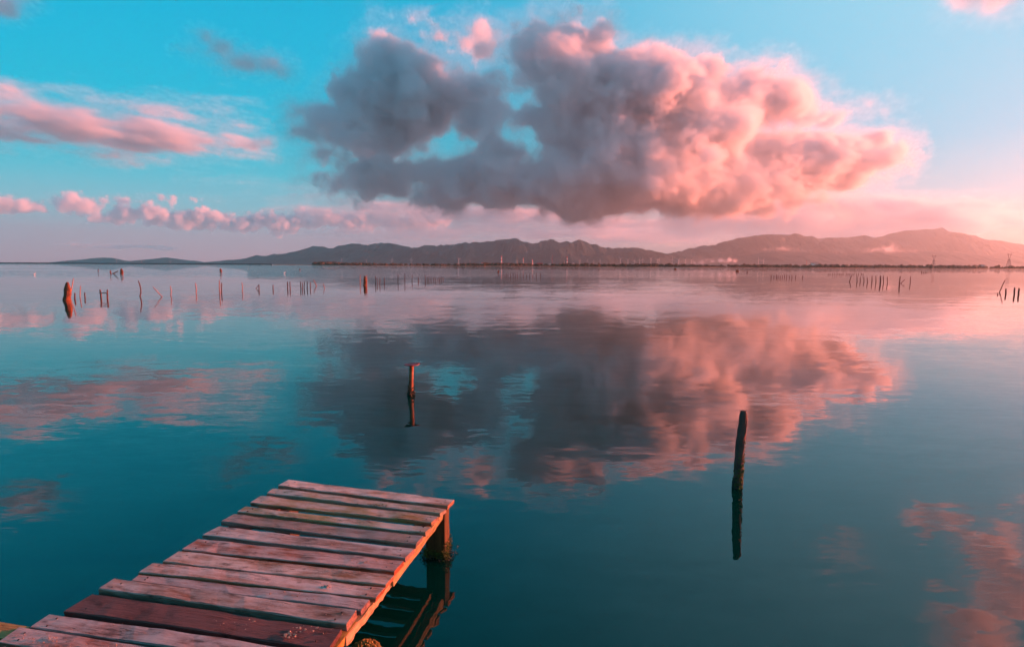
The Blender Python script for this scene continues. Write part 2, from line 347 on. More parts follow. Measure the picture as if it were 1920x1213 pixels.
def water_material():
    m, nt, N, L, b = new_mat('lagoon_water')
    b.inputs['Base Color'].default_value = (0.0, 0.026, 0.018, 1)
    b.inputs['IOR'].default_value = 1.50; b.inputs['Roughness'].default_value = 0.02
    geo = N.new('ShaderNodeNewGeometry')
    def slope(scale, stretch, amp, detail=2.0, turn=0.0):
        mp = N.new('ShaderNodeMapping'); mp.inputs['Scale'].default_value = stretch; mp.inputs['Rotation'].default_value = (0, 0, turn)
        L.new(geo.outputs['Position'], mp.inputs[0])
        n = nd(N, 'ShaderNodeTexNoise', Scale=scale, Detail=detail, Roughness=0.55); L.new(mp.outputs[0], n.inputs['Vector'])
        s = N.new('ShaderNodeVectorMath'); s.operation = 'SUBTRACT'; s.inputs[1].default_value = (0.5, 0.5, 0.5); L.new(n.outputs['Color'], s.inputs[0])
        k = N.new('ShaderNodeVectorMath'); k.operation = 'MULTIPLY'; k.inputs[1].default_value = amp; L.new(s.outputs[0], k.inputs[0])
        return k.outputs[0]
    def vadd(a, c):
        n = N.new('ShaderNodeVectorMath'); n.operation = 'ADD'; L.new(a, n.inputs[0]); L.new(c, n.inputs[1]); return n.outputs[0]
    def vscale(a, fac):
        n = N.new('ShaderNodeVectorMath'); n.operation = 'SCALE'; L.new(a, n.inputs[0]); L.new(fac, n.inputs['Scale']); return n.outputs[0]
    def mask(scale, stretch, lo, hi, omin, omax, seed):
        mp = N.new('ShaderNodeMapping'); mp.inputs['Scale'].default_value = stretch; mp.inputs['Location'].default_value = (seed, seed*1.7, 0); mp.inputs['Rotation'].default_value = (0, 0, 0.06)
        L.new(geo.outputs['Position'], mp.inputs[0])
        n = nd(N, 'ShaderNodeTexNoise', Scale=scale, Detail=4.0, Roughness=0.6); L.new(mp.outputs[0], n.inputs['Vector'])
        r = N.new('ShaderNodeMapRange'); r.interpolation_type = 'SMOOTHSTEP'
        for k, v in (('From Min', lo), ('From Max', hi), ('To Min', omin), ('To Max', omax)): r.inputs[k].default_value = v
        L.new(n.outputs[0], r.inputs[0]); return r.outputs[0]
    calm = vadd(slope(7.0, (0.30, 1, 1), (0.016, 0.042, 0), 2.0, 0.10), slope(1.5, (0.35, 1, 1), (0.012, 0.032, 0), 2.0, -0.05))
    calm = vadd(calm, slope(0.22, (0.5, 1, 1), (0.004, 0.010, 0), 2.0, 0.2))
    calm = vadd(calm, slope(22.0, (0.35, 1, 1), (0.010, 0.030, 0), 1.0, 0.35))
    calm = vscale(calm, mask(0.12, (0.35, 1, 1), 0.34, 0.66, 0.25, 1.7, 3.0))
    # wind-ruffled lanes lie well out on the lagoon
    sp = N.new('ShaderNodeSeparateXYZ'); L.new(geo.outputs['Position'], sp.inputs[0])
    out = N.new('ShaderNodeMapRange'); out.interpolation_type = 'SMOOTHSTEP'
    for k, v in (('From Min', 75.0), ('From Max', 120.0)): out.inputs[k].default_value = v
    lx = N.new('ShaderNodeMath'); lx.operation = 'MULTIPLY_ADD'; lx.inputs[1].default_value = -0.18; L.new(sp.outputs[0], lx.inputs[0]); L.new(sp.outputs[1], lx.inputs[2])
    L.new(lx.outputs[0], out.inputs[0])
    lanes = mask(0.012, (0.22, 1, 1), 0.34, 0.50, 0.0, 1.0, 11.0)
    lm = N.new('ShaderNodeMath'); lm.operation = 'MULTIPLY'; L.new(out.outputs[0], lm.inputs[0]); L.new(lanes, lm.inputs[1])
    # the breeze reaches the open side of the lagoon first
    ws = N.new('ShaderNodeMapRange'); ws.interpolation_type = 'SMOOTHSTEP'
    for k, v in (('From Min', -0.05), ('From Max', -0.75), ('To Min', 0.12), ('To Max', 1.0)): ws.inputs[k].default_value = v
    rt_ = N.new('ShaderNodeMath'); rt_.operation = 'DIVIDE'; L.new(sp.outputs[0], rt_.inputs[0])
    ym = N.new('ShaderNodeMath'); ym.operation = 'MAXIMUM'; ym.inputs[1].default_value = 20.0; L.new(sp.outputs[1], ym.inputs[0]); L.new(ym.outputs[0], rt_.inputs[1]); L.new(rt_.outputs[0], ws.inputs[0])
    lm2 = N.new('ShaderNodeMath'); lm2.operation = 'MULTIPLY'; L.new(lm.outputs[0], lm2.inputs[0]); L.new(ws.outputs[0], lm2.inputs[1])
    ruff = vscale(slope(3.0, (0.5, 1, 1), (0.5, 1.6, 0), 2.0), lm2.outputs[0])
    tot = vadd(calm, ruff)
    nn = N.new('ShaderNodeVectorMath'); nn.operation = 'ADD'; nn.inputs[1].default_value = (0, 0, 1); L.new(tot, nn.inputs[0])
    no = N.new('ShaderNodeVectorMath'); no.operation = 'NORMALIZE'; L.new(nn.outputs[0], no.inputs[0]); L.new(no.outputs[0], b.inputs['Normal'])
    return m

# ---------------------------------------------------------------- the setting: water, land, hills
mesh_obj('water', [(-10800, -1300, 0), (10800, -1300, 0), (10800, 10350, 0), (-10800, 10350, 0)], [(0, 1, 2, 3)], water_material())['kind'] = 'structure'

def shore_y(x):
    base = 1180 + 900/(1 + math.exp((x + 560)/60.0))
    return base + 30*mnoise.noise(Vector((x*0.004, 3.3, 0))) + 10*mnoise.noise(Vector((x*0.02, 7.3, 0)))
def build_land():
    V = []; Fc = []
    xs = [-10700 + i*(21400/1400) for i in range(1401)]
    rows = ((0, -0.3), (6, 0.7), (30, 1.3), (400, 1.6), (7900, 1.6))
    for x in xs:
        y0 = shore_y(x)
        for k, (dy, z) in enumerate(rows):
            V.append((x, y0 + dy, z + (0.5*mnoise.noise(Vector((x*0.03, k*5.0, 1))) if 0 < k < 4 else 0)))
    n = len(rows)
    for i in range(len(xs)-1):
        for k in range(n-1): Fc.append((i*n+k, (i+1)*n+k, (i+1)*n+k+1, i*n+k+1))
    o = mesh_obj('land', V, Fc, M_land); o['kind'] = 'structure'
build_land()

def hills(name, prof, Y, deep, seed, rough=1.0, step=3.0):
    """ridge surveyed as (bearing px, skyline py); built as a real massif with spurs in front and a back slope"""
    V = []; Fc = []; m = 26
    a, b = prof[0][0], prof[-1][0]; n = int((b - a)/step) + 1
    for i in range(n):
        px = a + (b - a)*i/(n-1)
        for (p, q), (p2, q2) in zip(prof, prof[1:]):
            if p <= px <= p2: py = q + (q2 - q)*(px - p)/(p2 - p); break
        top = at_depth(px, py, Y); x = top.x
        h = max(2.0, top.z)
        h += (mnoise.fractal(Vector((x*0.008, seed, 0)), 0.5, 2.2, 5))*19.0*rough*min(1, h/100)
        for j in range(m):
            t = -1 + j/15 if j <= 15 else 0.8*(j - 15)/10
            s = 1 - abs(t); s = s**(1.05 if t < 0 else 1.3)
            y = Y + t*deep
            g = mnoise.ridged_multi_fractal(Vector((x*0.0016, y*0.0011, seed)), 0.9, 2.1, 5, 1.0, 2.0) if t != 0 else 0
            k = math.sin(math.pi*min(1, abs(t)))
            z = h*s + h*0.30*(g - 1.0)*k*rough
            if j in (0, m-1): z = -0.5
            V.append((x, y, min(max(z, -0.5), h*(1 - 0.25*abs(t)) + 0.5)))
    for i in range(n-1):
        for j in range(m-1): Fc.append((i*m+j, (i+1)*m+j, (i+1)*m+j+1, i*m+j+1))
    o = mesh_obj(name, V, Fc, M_hill, smooth=False); o['kind'] = 'structure'
    return o
hills('hills', [(-700,494),(-500,490),(-300,494),(-200,495),(133,496),(150,489),(170,485),(195,482),(215,484),(228,489),(242,493),(258,490),(275,487),(305,483),(320,484),(335,486),(365,489),(395,494),(410,490),(430,487),(450,489),(470,490),(500,491),(560,494)], 7600, 700, 1.7, 0.5)
hills('hills', [(440,496),(470,489),(500,480),(513,476),(545,478),(570,470),(587,460),(598,462),(610,463),(622,466),(640,461),(660,457),(690,459),(712,456),(735,457),(748,459),(760,462),(775,466),(790,461),(815,460),(840,460),(865,456),(890,454),(910,453),(930,451),(950,449),(967,448),(980,453),(1000,457),(1015,452),(1030,449),(1050,455),(1062,452),(1070,455),(1088,449),(1105,456),(1130,464),(1150,465),(1180,464),(1200,466),(1225,472),(1245,476),(1300,482),(1380,490),(1420,496)], 8000, 1400, 5.1)
hills('hills', [(1180,498),(1210,486),(1245,476),(1280,470),(1305,464),(1320,461),(1340,460),(1360,452),(1385,447),(1420,442),(1460,439),(1500,440),(1540,447),(1560,446),(1600,444),(1620,441),(1640,446),(1665,439),(1700,432),(1735,431),(1765,428),(1790,436),(1820,442),(1860,450),(1890,455),(1920,459),(2000,470),(2100,478),(2180,500)], 8900, 1300, 9.4)
hills('hills', [(1290,498),(1340,486),(1400,478),(1460,472),(1520,474),(1600,477),(1640,472),(1700,474),(1760,472),(1850,478),(1920,480),(2050,486),(2150,500)], 7000, 900, 13.9, 0.8)

# the air over the lagoon
def build_haze():
    v, f = box_geo(-11200, 11200, -1500, 10600, -1.2, 660)
    m = bpy.data.materials.new('haze_air'); m.use_nodes = True; nt = m.node_tree
    nt.nodes.remove(nt.nodes['Principled BSDF'])
    pv = nt.nodes.new('ShaderNodeVolumePrincipled')
    pv.inputs['Density'].default_value = 6.3e-5; pv.inputs['Anisotropy'].default_value = 0.80; pv.inputs['Color'].default_value = (0.78, 0.95, 0.98, 1)
    nt.links.new(pv.outputs[0], nt.nodes['Material Output'].inputs['Volume'])
    mesh_obj('haze', v, f, m)['kind'] = 'stuff'
build_haze()

# far-off shore woodland, one mass of crowns
def build_woodland():
    rnd = random.Random(4); V = []; Fc = []
    for i in range(2100):
        px = rnd.uniform(430, 2150)
        yy = 1215 + rnd.uniform(0, 130)
        x = (px - CX)/FPX*yy
        y = shore_y(x) + 14 + rnd.uniform(0, 130)
        thick = 0.55 + 0.5*mnoise.noise(Vector((px*0.012, 0.5, 0))) + (0.25 if px > 1200 else 0) + (0.2 if px < 700 else 0)
        if rnd.random() > 0.45 + 0.5*thick: continue
        h = (2.6 + 3.6*thick)*rnd.uniform(0.6, 1.25)
        for k in range(2):
            w = h*rnd.uniform(0.35, 0.7)
            g, ff = blob_geo((x + rnd.uniform(-2, 2), y, 1.0 + h*rnd.uniform(0.3, 0.6)), (w, w, h*0.55), rnd, 0.4)
            o = len(V); V += g; Fc += [tuple(q+o for q in fc) for fc in ff]
    o = mesh_obj('woodland', V, Fc, M_tree)
    tag(o, 'low dark belt of trees and scrub along the far shore', 'woodland', kind='stuff')
build_woodland()

# low rubble causeway closing the lagoon beyond the open water
def build_causeway():
    rnd = random.Random(9); V = []; Fc = []
    n = 420
    for i in range(n+1):
        px = -420 + 930*i/n; Y = 1880; x = (px - CX)/FPX*Y; j = lambda a: rnd.uniform(-a, a)
        V += [(x, Y - 5 + j(.5), -0.4), (x, Y - 2.5 + j(.6), 2.0 + j(.5)), (x, Y + j(.5), 3.4 + j(.45)), (x, Y + 4, 3.2 + j(.4)), (x, Y + 9, -0.4)]
    for i in range(n):
        for k in range(4): Fc.append((i*5+k, (i+1)*5+k, (i+1)*5+k+1, i*5+k+1))
    o = mesh_obj('causeway', V, Fc, M_stone); tag(o, 'long low dark rubble causeway along the far edge of the lagoon', 'causeway')
M_stone = rough_mat('dark_rubble', (0.02, 0.016, 0.016), (0.07, 0.05, 0.045), 0.3, 0.95, 0.3, 0.8)
build_causeway()

# ---------------------------------------------------------------- far shore: turbines, chimneys, pylons, plant
def land_pt(px, Y):
    p = at_depth(px, 500, Y); return Vector((p.x, Y, 1.55))
def px_height(px, py, Y): return at_depth(px, py, Y).z - 1.55

def turbine_meshes():
    v, f = tube_geo([(0, 0, 0), (0, 0, 15), (0, 0, 30)], [0.85, 0.7, 0.5], 8); t = mesh_obj('tower', v, f, M_white, smooth=True)
    v, f = box_geo(-0.7, 0.7, -1.6, 1.6, 29.6, 31.0); n = mesh_obj('nacelle', v, f, M_white)
    bv = [(-0.25, -0.1, 0), (0.45, -0.1, 0), (0.45, 0.1, 0), (-0.25, 0.1, 0), (-0.25, -0.12, 3), (0.75, -0.12, 3), (0.75, 0.12, 3), (-0.25, 0.12, 3), (-0.05, -0.04, 13), (0.2, -0.04, 13), (0.2, 0.04, 13), (-0.05, 0.04, 13)]
    bf = [(0, 1, 5, 4), (1, 2, 6, 5), (2, 3, 7, 6), (3, 0, 4, 7), (4, 5, 9, 8), (5, 6, 10, 9), (6, 7, 11, 10), (7, 4, 8, 11), (8, 9, 10, 11), (3, 2, 1, 0)]
    bl = mesh_obj('blade', bv, bf, M_white)
    ms = [t.data, n.data, bl.data]
    for o in (t, n, bl): bpy.data.objects.remove(o)
    return ms
TM = turbine_meshes()
def turbine(px, py, Y, label, ang, yaw):
    base = land_pt(px, Y); s = px_height(px, py, Y)/31.0
    r = empty('wind_turbine', base, yaw); r.scale = (s, s, s)
    share('tower', TM[0], r); share('nacelle', TM[1], r)
    for k in range(3): share('blade', TM[2], r, (0, -1.75, 30.3), (0, ang + k*2*math.pi/3, 0))
    tag(r, label, 'wind turbine', 'wind turbines on the far shore')
rt = random.Random(8)
for px, py in ((1087,489),(1101,489),(1113,490),(1125,489)):
    turbine(px, py, 3000, 'white wind turbine just beyond the industrial plant on the far shore', rt.uniform(0, 2), rt.uniform(-0.6, 0.6))
for px, py in ((1163,485),(1177,487),(1189,488),(1199,487),(1205,486),(1220,485),(1232,487),(1235,487),(1260,486),(1272,487),(1285,487),(1296,488)):
    turbine(px, py, 2600, 'white wind turbine in the long row between the plant and the steam plume', rt.uniform(0, 2), rt.uniform(-0.6, 0.6))
for px, py in ((1422,487),(1431,488)):
    turbine(px, py, 2700, 'white wind turbine of the pair just past the steam plume', rt.uniform(0, 2), rt.uniform(-0.6, 0.6))
for px, py in ((219,487),(266,488),(320,488),(641,486),(687,487),(735,486),(771,486),(860,486)):
    turbine(px, py, 3400, 'distant white wind turbine below the teal hills', rt.uniform(0, 2), rt.uniform(-0.6, 0.6))

def chimney(px, py, Y, w, label, bands=True):
    b = land_pt(px, Y); h = px_height(px, py, Y); r = empty('chimney', b)
    n = 6 if bands else 1
    for k in range(n):
        z0, z1 = h*k/n, h*(k+1)/n
        v, f = tube_geo([(0, 0, z0), (0, 0, z1)], [w*(1 - 0.4*z0/h), w*(1 - 0.4*z1/h)], 10, cap=(k == n-1))
        mesh_obj('band' if bands else 'shaft', v, f, (M_redp if k % 2 else M_white) if bands else M_conc, r, smooth=False)
    v, f = tube_geo([(0, 0, h), (0, 0, h*1.02)], [w*0.72, w*0.72], 10); mesh_obj('rim', v, f, M_steel, r)
    tag(r, label, 'chimney', 'chimneys of the shore plant')
chimney(940, 480, 1800, 2.4, 'tallest red and white banded chimney over the red plant sheds')
chimney(1063, 481, 1800, 2.0, 'red and white banded chimney standing beside the white dome')
chimney(981, 484, 1800, 1.5, 'slim red and white banded chimney between plant buildings')
chimney(998, 487, 1800, 2.2, 'short red and white banded chimney rising from red shed', True)
chimney(881, 488, 1800, 1.3, 'lone pale concrete chimney before the plant sheds', False)
chimney(969, 487, 1850, 1.4, 'pale concrete chimney behind the plant sheds', False)
chimney(1058, 488, 1850, 1.0, 'narrow pale concrete chimney behind the banded one near the dome', False)
def mast(px, py, Y, label):
    b = land_pt(px, Y); h = px_height(px, py, Y); r = empty('mast', b)
    for sx, sy in ((-1, -1), (1, -1), (0, 1)):
        v, f = tube_geo([(sx*0.8, sy*0.8, 0), (0.0, 0, h)], [0.22, 0.15], 5); mesh_obj('leg', v, f, M_redp, r)
    for k in range(7):
        z = h*(k + 0.5)/7; q = 0.8*(1 - z/h); v, f = box_geo(-q, q, -q-0.05, -q+0.05, z, z+0.2); mesh_obj('brace', v, f, M_redp, r)
    tag(r, label, 'mast')
mast(1035, 476, 1900, 'tall thin red lattice mast between the plant and the dome')
mast(1512, 487, 1700, 'thin lattice mast beside the white silo block')
def shed(px, w, d, h, label, Y=1750, mat=None, roof=None, pitch=0.3, yaw=0.0):
    r = empty('plant_shed', land_pt(px, Y), yaw)
    v, f = box_geo(-w/2, w/2, -d/2, d/2, 0, h); mesh_obj('wall', v, f, mat or M_conc, r)
    q = h*pitch
    v = [(-w/2-.3, -d/2-.3, h), (w/2+.3, -d/2-.3, h), (w/2+.3, d/2+.3, h), (-w/2-.3, d/2+.3, h), (-w/2-.3, 0, h+q), (w/2+.3, 0, h+q)]
    mesh_obj('roof', v, [(0, 1, 5, 4), (2, 3, 4, 5), (0, 4, 3), (1, 2, 5), (3, 2, 1, 0)], roof or M_redp, r)
    v, f = box_geo(-w*0.12, w*0.12, -d/2-0.15, -d/2-0.03, 0, h*0.6); mesh_obj('door', v, f, M_steel, r)
    tag(r, label, 'shed', 'sheds of the shore plant')
shed(908, 18, 12, 7, 'red roofed shed at the near end of the plant', roof=M_redp)
shed(921, 14, 12, 5, 'white walled shed next to the red roofed end shed', mat=M_white, roof=M_conc)
shed(948, 30, 14, 6, 'long pale shed at the foot of the tallest banded chimney', mat=M_white)
shed(968, 22, 12, 5, 'low pale shed with red roof before the concrete chimney')
shed(990, 24, 14, 6, 'wide red walled shed under the short banded chimney', mat=M_redp, roof=M_redp)
shed(1012, 18, 14, 7, 'red walled shed at the far end of the plant', mat=M_redp)
shed(1030, 28, 12, 5, 'long white shed below the lattice mast', mat=M_white, roof=M_conc)
shed(1048, 16, 12, 4, 'small pale shed between the mast and the dome', mat=M_white)
shed(1524, 12, 10, 9, 'white silo block on the shore below the hazy mountain', mat=M_white, roof=M_conc, Y=1600)
shed(1533, 8, 8, 6, 'small white block leaning on the silo block', mat=M_white, roof=M_conc, Y=1610)
shed(1650, 9, 9, 7, 'square red brown block on the wooded shore', mat=M_redp, roof=M_steel, Y=1600)
shed(1833, 8, 8, 6, 'pale low block among shore trees near the tall pylon', mat=M_white, roof=M_conc, Y=1600)
shed(1842, 8, 8, 8, 'taller pale block beside the low one near the pylon', mat=M_white, roof=M_conc, Y=1600)
def dome(px, rad, label, Y=1700, mat=None):
    r = empty('storage_dome', land_pt(px, Y))
    v, f = tube_geo([(0, 0, 0), (0, 0, rad*0.5)], [rad, rad], 14, cap=False); mesh_obj('drum', v, f, mat or M_white, r)
    pts = [(0, 0, rad*(0.5 + 0.8*math.sin(a))) for a in (0, 0.4, 0.8, 1.2, 1.5)]
    v, f = tube_geo(pts, [rad*1.01*math.cos(a) for a in (0, 0.4, 0.8, 1.2, 1.5)], 14); mesh_obj('cap', v, f, mat or M_white, r, smooth=True)
    tag(r, label, 'dome')
dome(1074, 6.5, 'white storage dome at the edge of the plant')
dome(1617, 4.0, 'small pale dome peeping over the shore trees', 1600)
dome(1674, 5.5, 'larger dome beside the red brown block on the shore', 1600, M_conc)
def pylon(px, py, Y, label):
    h = px_height(px, py, Y); r = empty('power_pylon', land_pt(px, Y), 0.3); s = h/20
    def bar(a, b, t=0.22): return tube_geo([Vector(a)*s, Vector(b)*s], [t*s, t*s], 4)
    for sx in (-1, 1):
        for sy in (-1, 1):
            v, f = bar((sx*2.2, sy*2.2, 0), (sx*0.7, sy*0.7, 12)); mesh_obj('leg', v, f, M_steel, r)
    br = []
    for k in range(5):
        z0, z1 = 2.4*k, 2.4*(k+1); a = 2.2 - 1.5*z0/12; c = 2.2 - 1.5*z1/12
        for sy in (-1, 1): br += [bar((-a, sy*a, z0), (c, sy*c, z1), 0.1), bar((a, sy*a, z0), (-c, sy*c, z1), 0.1)]
    v, f = join_geo(br); mesh_obj('bracing', v, f, M_steel, r)
    for sx in (-1, 1):
        v, f = join_geo([bar((sx*0.5, 0, 12), (sx*3.4, 0, 20)), bar((sx*0.5, 0, 12), (sx*2.4, 0, 18.5), 0.14)]); mesh_obj('fork', v, f, M_steel, r)
    v, f = join_geo([bar((-5, 0, 18), (5, 0, 18)), bar((-5, 0, 18), (0, 0, 18.8), 0.12), bar((5, 0, 18), (0, 0, 18.8), 0.12)]); mesh_obj('crossarm', v, f, M_steel, r)
    tag(r, label, 'pylon', 'power pylons on the far shore')
pylon(1750, 478, 1500, 'smaller forked steel power pylon near the large shore dome')
pylon(1891, 475, 1400, 'larger forked steel power pylon beyond the pale blocks')

# ---------------------------------------------------------------- the pier
FR = Vector((-0.403, 3.860, 0.0)); DECK = 0.36
VD = Vector((-0.20495, -0.97877, 0)); UD = Vector((0.97877, -0.20495, 0))
PRZ = math.atan2(UD.y, UD.x)
pier = empty('pier', (FR.x, FR.y, 0), PRZ)       # local x runs along the planks, local -y towards the camera
tag(pier, 'low weathered wooden plank pier with gaps between boards, standing in still water', 'pier')
# each board: far-left, far-right, near-right, near-left in (along plank, towards shore) metres, thickness, material
PL = [((-1.345,-0.086),(0.0,0.0),(-0.011,0.110),(-1.353,0.034),0.028,M_wood), ((-1.362,0.093),(-0.002,0.160),(-0.019,0.233),(-1.347,0.187),0.026,M_grey),
      ((-1.359,0.233),(-0.011,0.281),(-0.028,0.372),(-1.355,0.350),0.026,M_grey), ((-1.347,0.416),(-0.008,0.437),(-0.016,0.512),(-1.350,0.490),0.026,M_grey),
      ((-1.340,0.543),(-0.020,0.556),(-0.024,0.660),(-1.346,0.650),0.026,M_grey), ((-1.313,0.715),(-0.011,0.716),(-0.021,0.822),(-1.335,0.829),0.027,M_wood),
      ((-1.327,0.873),(-0.019,0.857),(-0.025,0.968),(-1.327,0.998),0.027,M_wood), ((-1.317,1.030),(-0.014,1.005),(-0.020,1.100),(-1.313,1.148),0.027,M_wood),
      ((-1.357,1.177),(-0.012,1.128),(-0.016,1.219),(-1.355,1.267),0.027,M_wood), ((-1.332,1.289),(-0.036,1.240),(-0.037,1.325),(-1.323,1.345),0.027,M_wood),
      ((-1.411,1.362),(-0.055,1.337),(-0.049,1.444),(-1.405,1.453),0.038,M_wood), ((-1.411,1.488),(-0.062,1.475),(-0.052,1.605),(-1.417,1.626),0.030,M_dark),
      ((-1.458,1.662),(-0.060,1.640),(-0.055,1.735),(-1.448,1.755),0.028,M_wood), ((-1.483,1.775),(-0.050,1.750),(-0.050,1.850),(-1.473,1.872),0.028,M_wood)]
rp = random.Random(12)
y = 1.895
while y < 5.6:                                    # the deck runs on under the photographer's feet
    w = rp.uniform(0.095, 0.125); a, c = -1.42 + rp.uniform(-.05, .03), -0.05 + rp.uniform(-.03, .03)
    PL.append(((a, y), (c, y - 0.01), (c, y + w - 0.01), (a, y + w), 0.028, rp.choice((M_wood, M_wood, M_grey)))); y += w + rp.uniform(0.015, 0.03)
nail_v, nail_f = tube_geo([(0, 0, -0.004), (0, 0, 0.0012)], [0.0045, 0.0042], 6)
nail_o = mesh_obj('nail', nail_v, nail_f, M_nail); NAIL = nail_o.data; bpy.data.objects.remove(nail_o)
def plank(fl, fr, nr, nl, t, mat, seed, top):
    rnd = random.Random(seed); n = 18; nl = (nl[0], nl[1] + 0.007); nr = (nr[0], nr[1] + 0.007)
    cx = sum(p[0] for p in (fl, fr, nr, nl))/4; cyy = sum(p[1] for p in (fl, fr, nr, nl))/4
    V = []; Fc = []
    b = 0.004
    for i in range(n+1):
        s = i/n
        fx = fl[0] + (fr[0]-fl[0])*s; fy = fl[1] + (fr[1]-fl[1])*s; nx = nl[0] + (nr[0]-nl[0])*s; ny = nl[1] + (nr[1]-nl[1])*s
        j = lambda k: 0.0045*mnoise.noise(Vector((s*8, k*7.7 + seed*3.1, 0))) + 0.0012*rnd.uniform(-1, 1)
        e = (0.004*rnd.uniform(-1, 1) if i in (0, n) else 0)
        wz = 0.007*mnoise.noise(Vector((s*1.8, seed*1.9, 4)))
        # ring: top far, top near, near bevel, bottom near, bottom far, far bevel
        V += [(fx - cx + e, -(fy + b + j(1) - cyy), wz + j(5)), (nx - cx + e, -(ny - b + j(2) - cyy), wz + j(6)), (nx - cx + e*1.4, -(ny + j(2) - cyy), wz - b*1.2),
              (nx - cx, -(ny + j(3) - cyy), -t), (fx - cx, -(fy + j(4) - cyy), -t), (fx - cx + e*1.4, -(fy + j(1) - cyy), wz - b*1.2)]
    for i in range(n):
        for k in range(6):
            k2 = (k+1) % 6; Fc.append((i*6+k, i*6+k2, (i+1)*6+k2, (i+1)*6+k))
    Fc.append(tuple(range(5, -1, -1))); Fc.append(tuple(n*6+k for k in range(6)))
    o = mesh_obj('plank', V, Fc, mat, pier, (cx, -cyy, top), (rnd.uniform(-.012, .012), rnd.uniform(-.003, .003), 0))
    for sx, px_ in ((0, 0.07), (1, 0.06)):
        for q in (0.28, 0.72):
            xx = (fl[0] + px_ if sx == 0 else fr[0] - px_) - cx + rnd.uniform(-.012, .012)
            s = (xx + cx - fl[0])/(fr[0]-fl[0]); fy = fl[1] + (fr[1]-fl[1])*s; ny = nl[1] + (nr[1]-nl[1])*s
            share('nail', NAIL, o, (xx, -(fy + (ny - fy)*q + rnd.uniform(-.01, .01) - cyy), 0.0005))
    return o
rz = random.Random(5)
for i, p in enumerate(PL):
    plank(*p, seed=i+1, top=DECK + rz.uniform(-0.002, 0.003) + (0.006 if i == 10 else 0.0))
# stringers under the boards: the outer ones catch the low sun
def beam(x0, x1, y0, y1, z0, z1, mat, seed, name='beam', sag=0.004):
    n = 20; V = []; Fc = []; rnd = random.Random(seed)
    for i in range(n+1):
        s = i/n; yy = y0 + (y1 - y0)*s
        j = lambda: rnd.uniform(-1, 1)*sag
        V += [(x0 + j(), -yy, z0 + j()), (x1 + j(), -yy, z0 + j()), (x1 + j(), -yy, z1), (x0 + j(), -yy, z1)]
    for i in range(n):
        for k in range(4): Fc.append((i*4+k, (i+1)*4+k, (i+1)*4+(k+1) % 4, i*4+(k+1) % 4))
    Fc.append((0, 1, 2, 3)); Fc.append(tuple(n*4+k for k in (3, 2, 1, 0)))
    cx, cyy, cz = (x0+x1)/2, -(y0+y1)/2, (z0+z1)/2
    V = [(p[1] - cyy, -(p[0] - cx), p[2] - cz) for p in V]       # grain along local X
    return mesh_obj(name, V, Fc, mat, pier, (cx, cyy, cz), (0, 0, math.pi/2))
U = DECK - 0.029
beam(-0.075, -0.028, 0.04, 0.98, U - 0.050, U - 0.001, M_beam, 1)
beam(-0.090, -0.040, 0.90, 1.47, U - 0.058, U - 0.013, M_beam, 2)
beam(-0.100, -0.050, 1.36, 3.4, U - 0.050, U - 0.010, M_beam, 3)
beam(-0.150, -0.104, 0.10, 5.5, U - 0.090, U - 0.004, M_beam, 4)
beam(-1.300, -1.250, 0.06, 5.5, U - 0.090, U - 0.004, M_dark, 5)
def leg(x, y, w, d, mat, seed, top=U - 0.092):
    n = 10; V = []; Fc = []; rnd = random.Random(seed)
    for i in range(n+1):
        z = -0.55 + (top + 0.55)*i/n
        k = 1 + 0.05*mnoise.noise(Vector((seed, z*5, 0)))
        for sx, sy in ((-1, -1), (1, -1), (1, 1), (-1, 1)):
            V.append((x + sx*w/2*k + rnd.uniform(-.002, .002), -y + sy*d/2*k + rnd.uniform(-.002, .002), z))
    for i in range(n):
        for k in range(4): Fc.append((i*4+k, i*4+(k+1) % 4, (i+1)*4+(k+1) % 4, (i+1)*4+k))
    Fc.append((3, 2, 1, 0)); Fc.append(tuple(n*4+k for k in range(4)))
    V = [(p[2], p[1] + y, -(p[0] - x)) for p in V]
    return mesh_obj('leg', V, Fc, mat, pier, (x, -y, 0), (0, -math.pi/2, 0))
leg_near = leg(-0.085, 0.105, 0.135, 0.10, M_leg, 2, U - 0.002)
leg(-1.24, 0.12, 0.12, 0.12, M_leg, 3); leg(-0.09, 2.6, 0.12, 0.12, M_leg, 4); leg(-1.24, 2.6, 0.12, 0.12, M_leg, 5); leg(-0.09, 4.9, 0.12, 0.12, M_leg, 6); leg(-1.24, 4.9, 0.12, 0.12, M_leg, 7)
def tuft(spots, name, mat, parent, label, seed, leaf=0.012):
    """clump of small algae blades and lumps, one mass"""
    rnd = random.Random(seed); V = []; Fc = []
    for (x, y, z, rx, ry, rzz, n) in spots:
        for _ in range(n):
            g_ = lambda r: max(-r*0.8, min(r*0.8, rnd.gauss(0, r/2)))
            p = Vector((x + g_(rx), y + g_(ry), max(z + g_(rzz), 0.0)))
            a = Vector((rnd.uniform(-1, 1), rnd.uniform(-1, 1), rnd.uniform(-1, 0.4))).normalized()*leaf*rnd.uniform(0.6, 1.8)
            w = a.orthogonal().normalized()*leaf*rnd.uniform(0.25, 0.5)
            o = len(V); nrm = a.cross(w).normalized()*leaf*0.15
            V += [p - w, p + w, p + a + nrm, p + a*0.5 - nrm*2]; Fc += [(o, o+1, o+2), (o, o+3, o+1), (o+1, o+3, o+2), (o, o+2, o+3)]
    ob = mesh_obj(name, V, Fc, mat, parent); tag(ob, label, kind='stuff')
    return ob
tuft([(-0.016, -0.10, 0.055, 0.012, 0.10, 0.07, 260), (-0.15, -0.155, 0.03, 0.03, 0.02, 0.05, 130), (-0.06, -0.158, 0.03, 0.09, 0.012, 0.035, 160)], 'algae', M_moss, pier, 'bright green algae hanging round the pier leg at the waterline', 3)
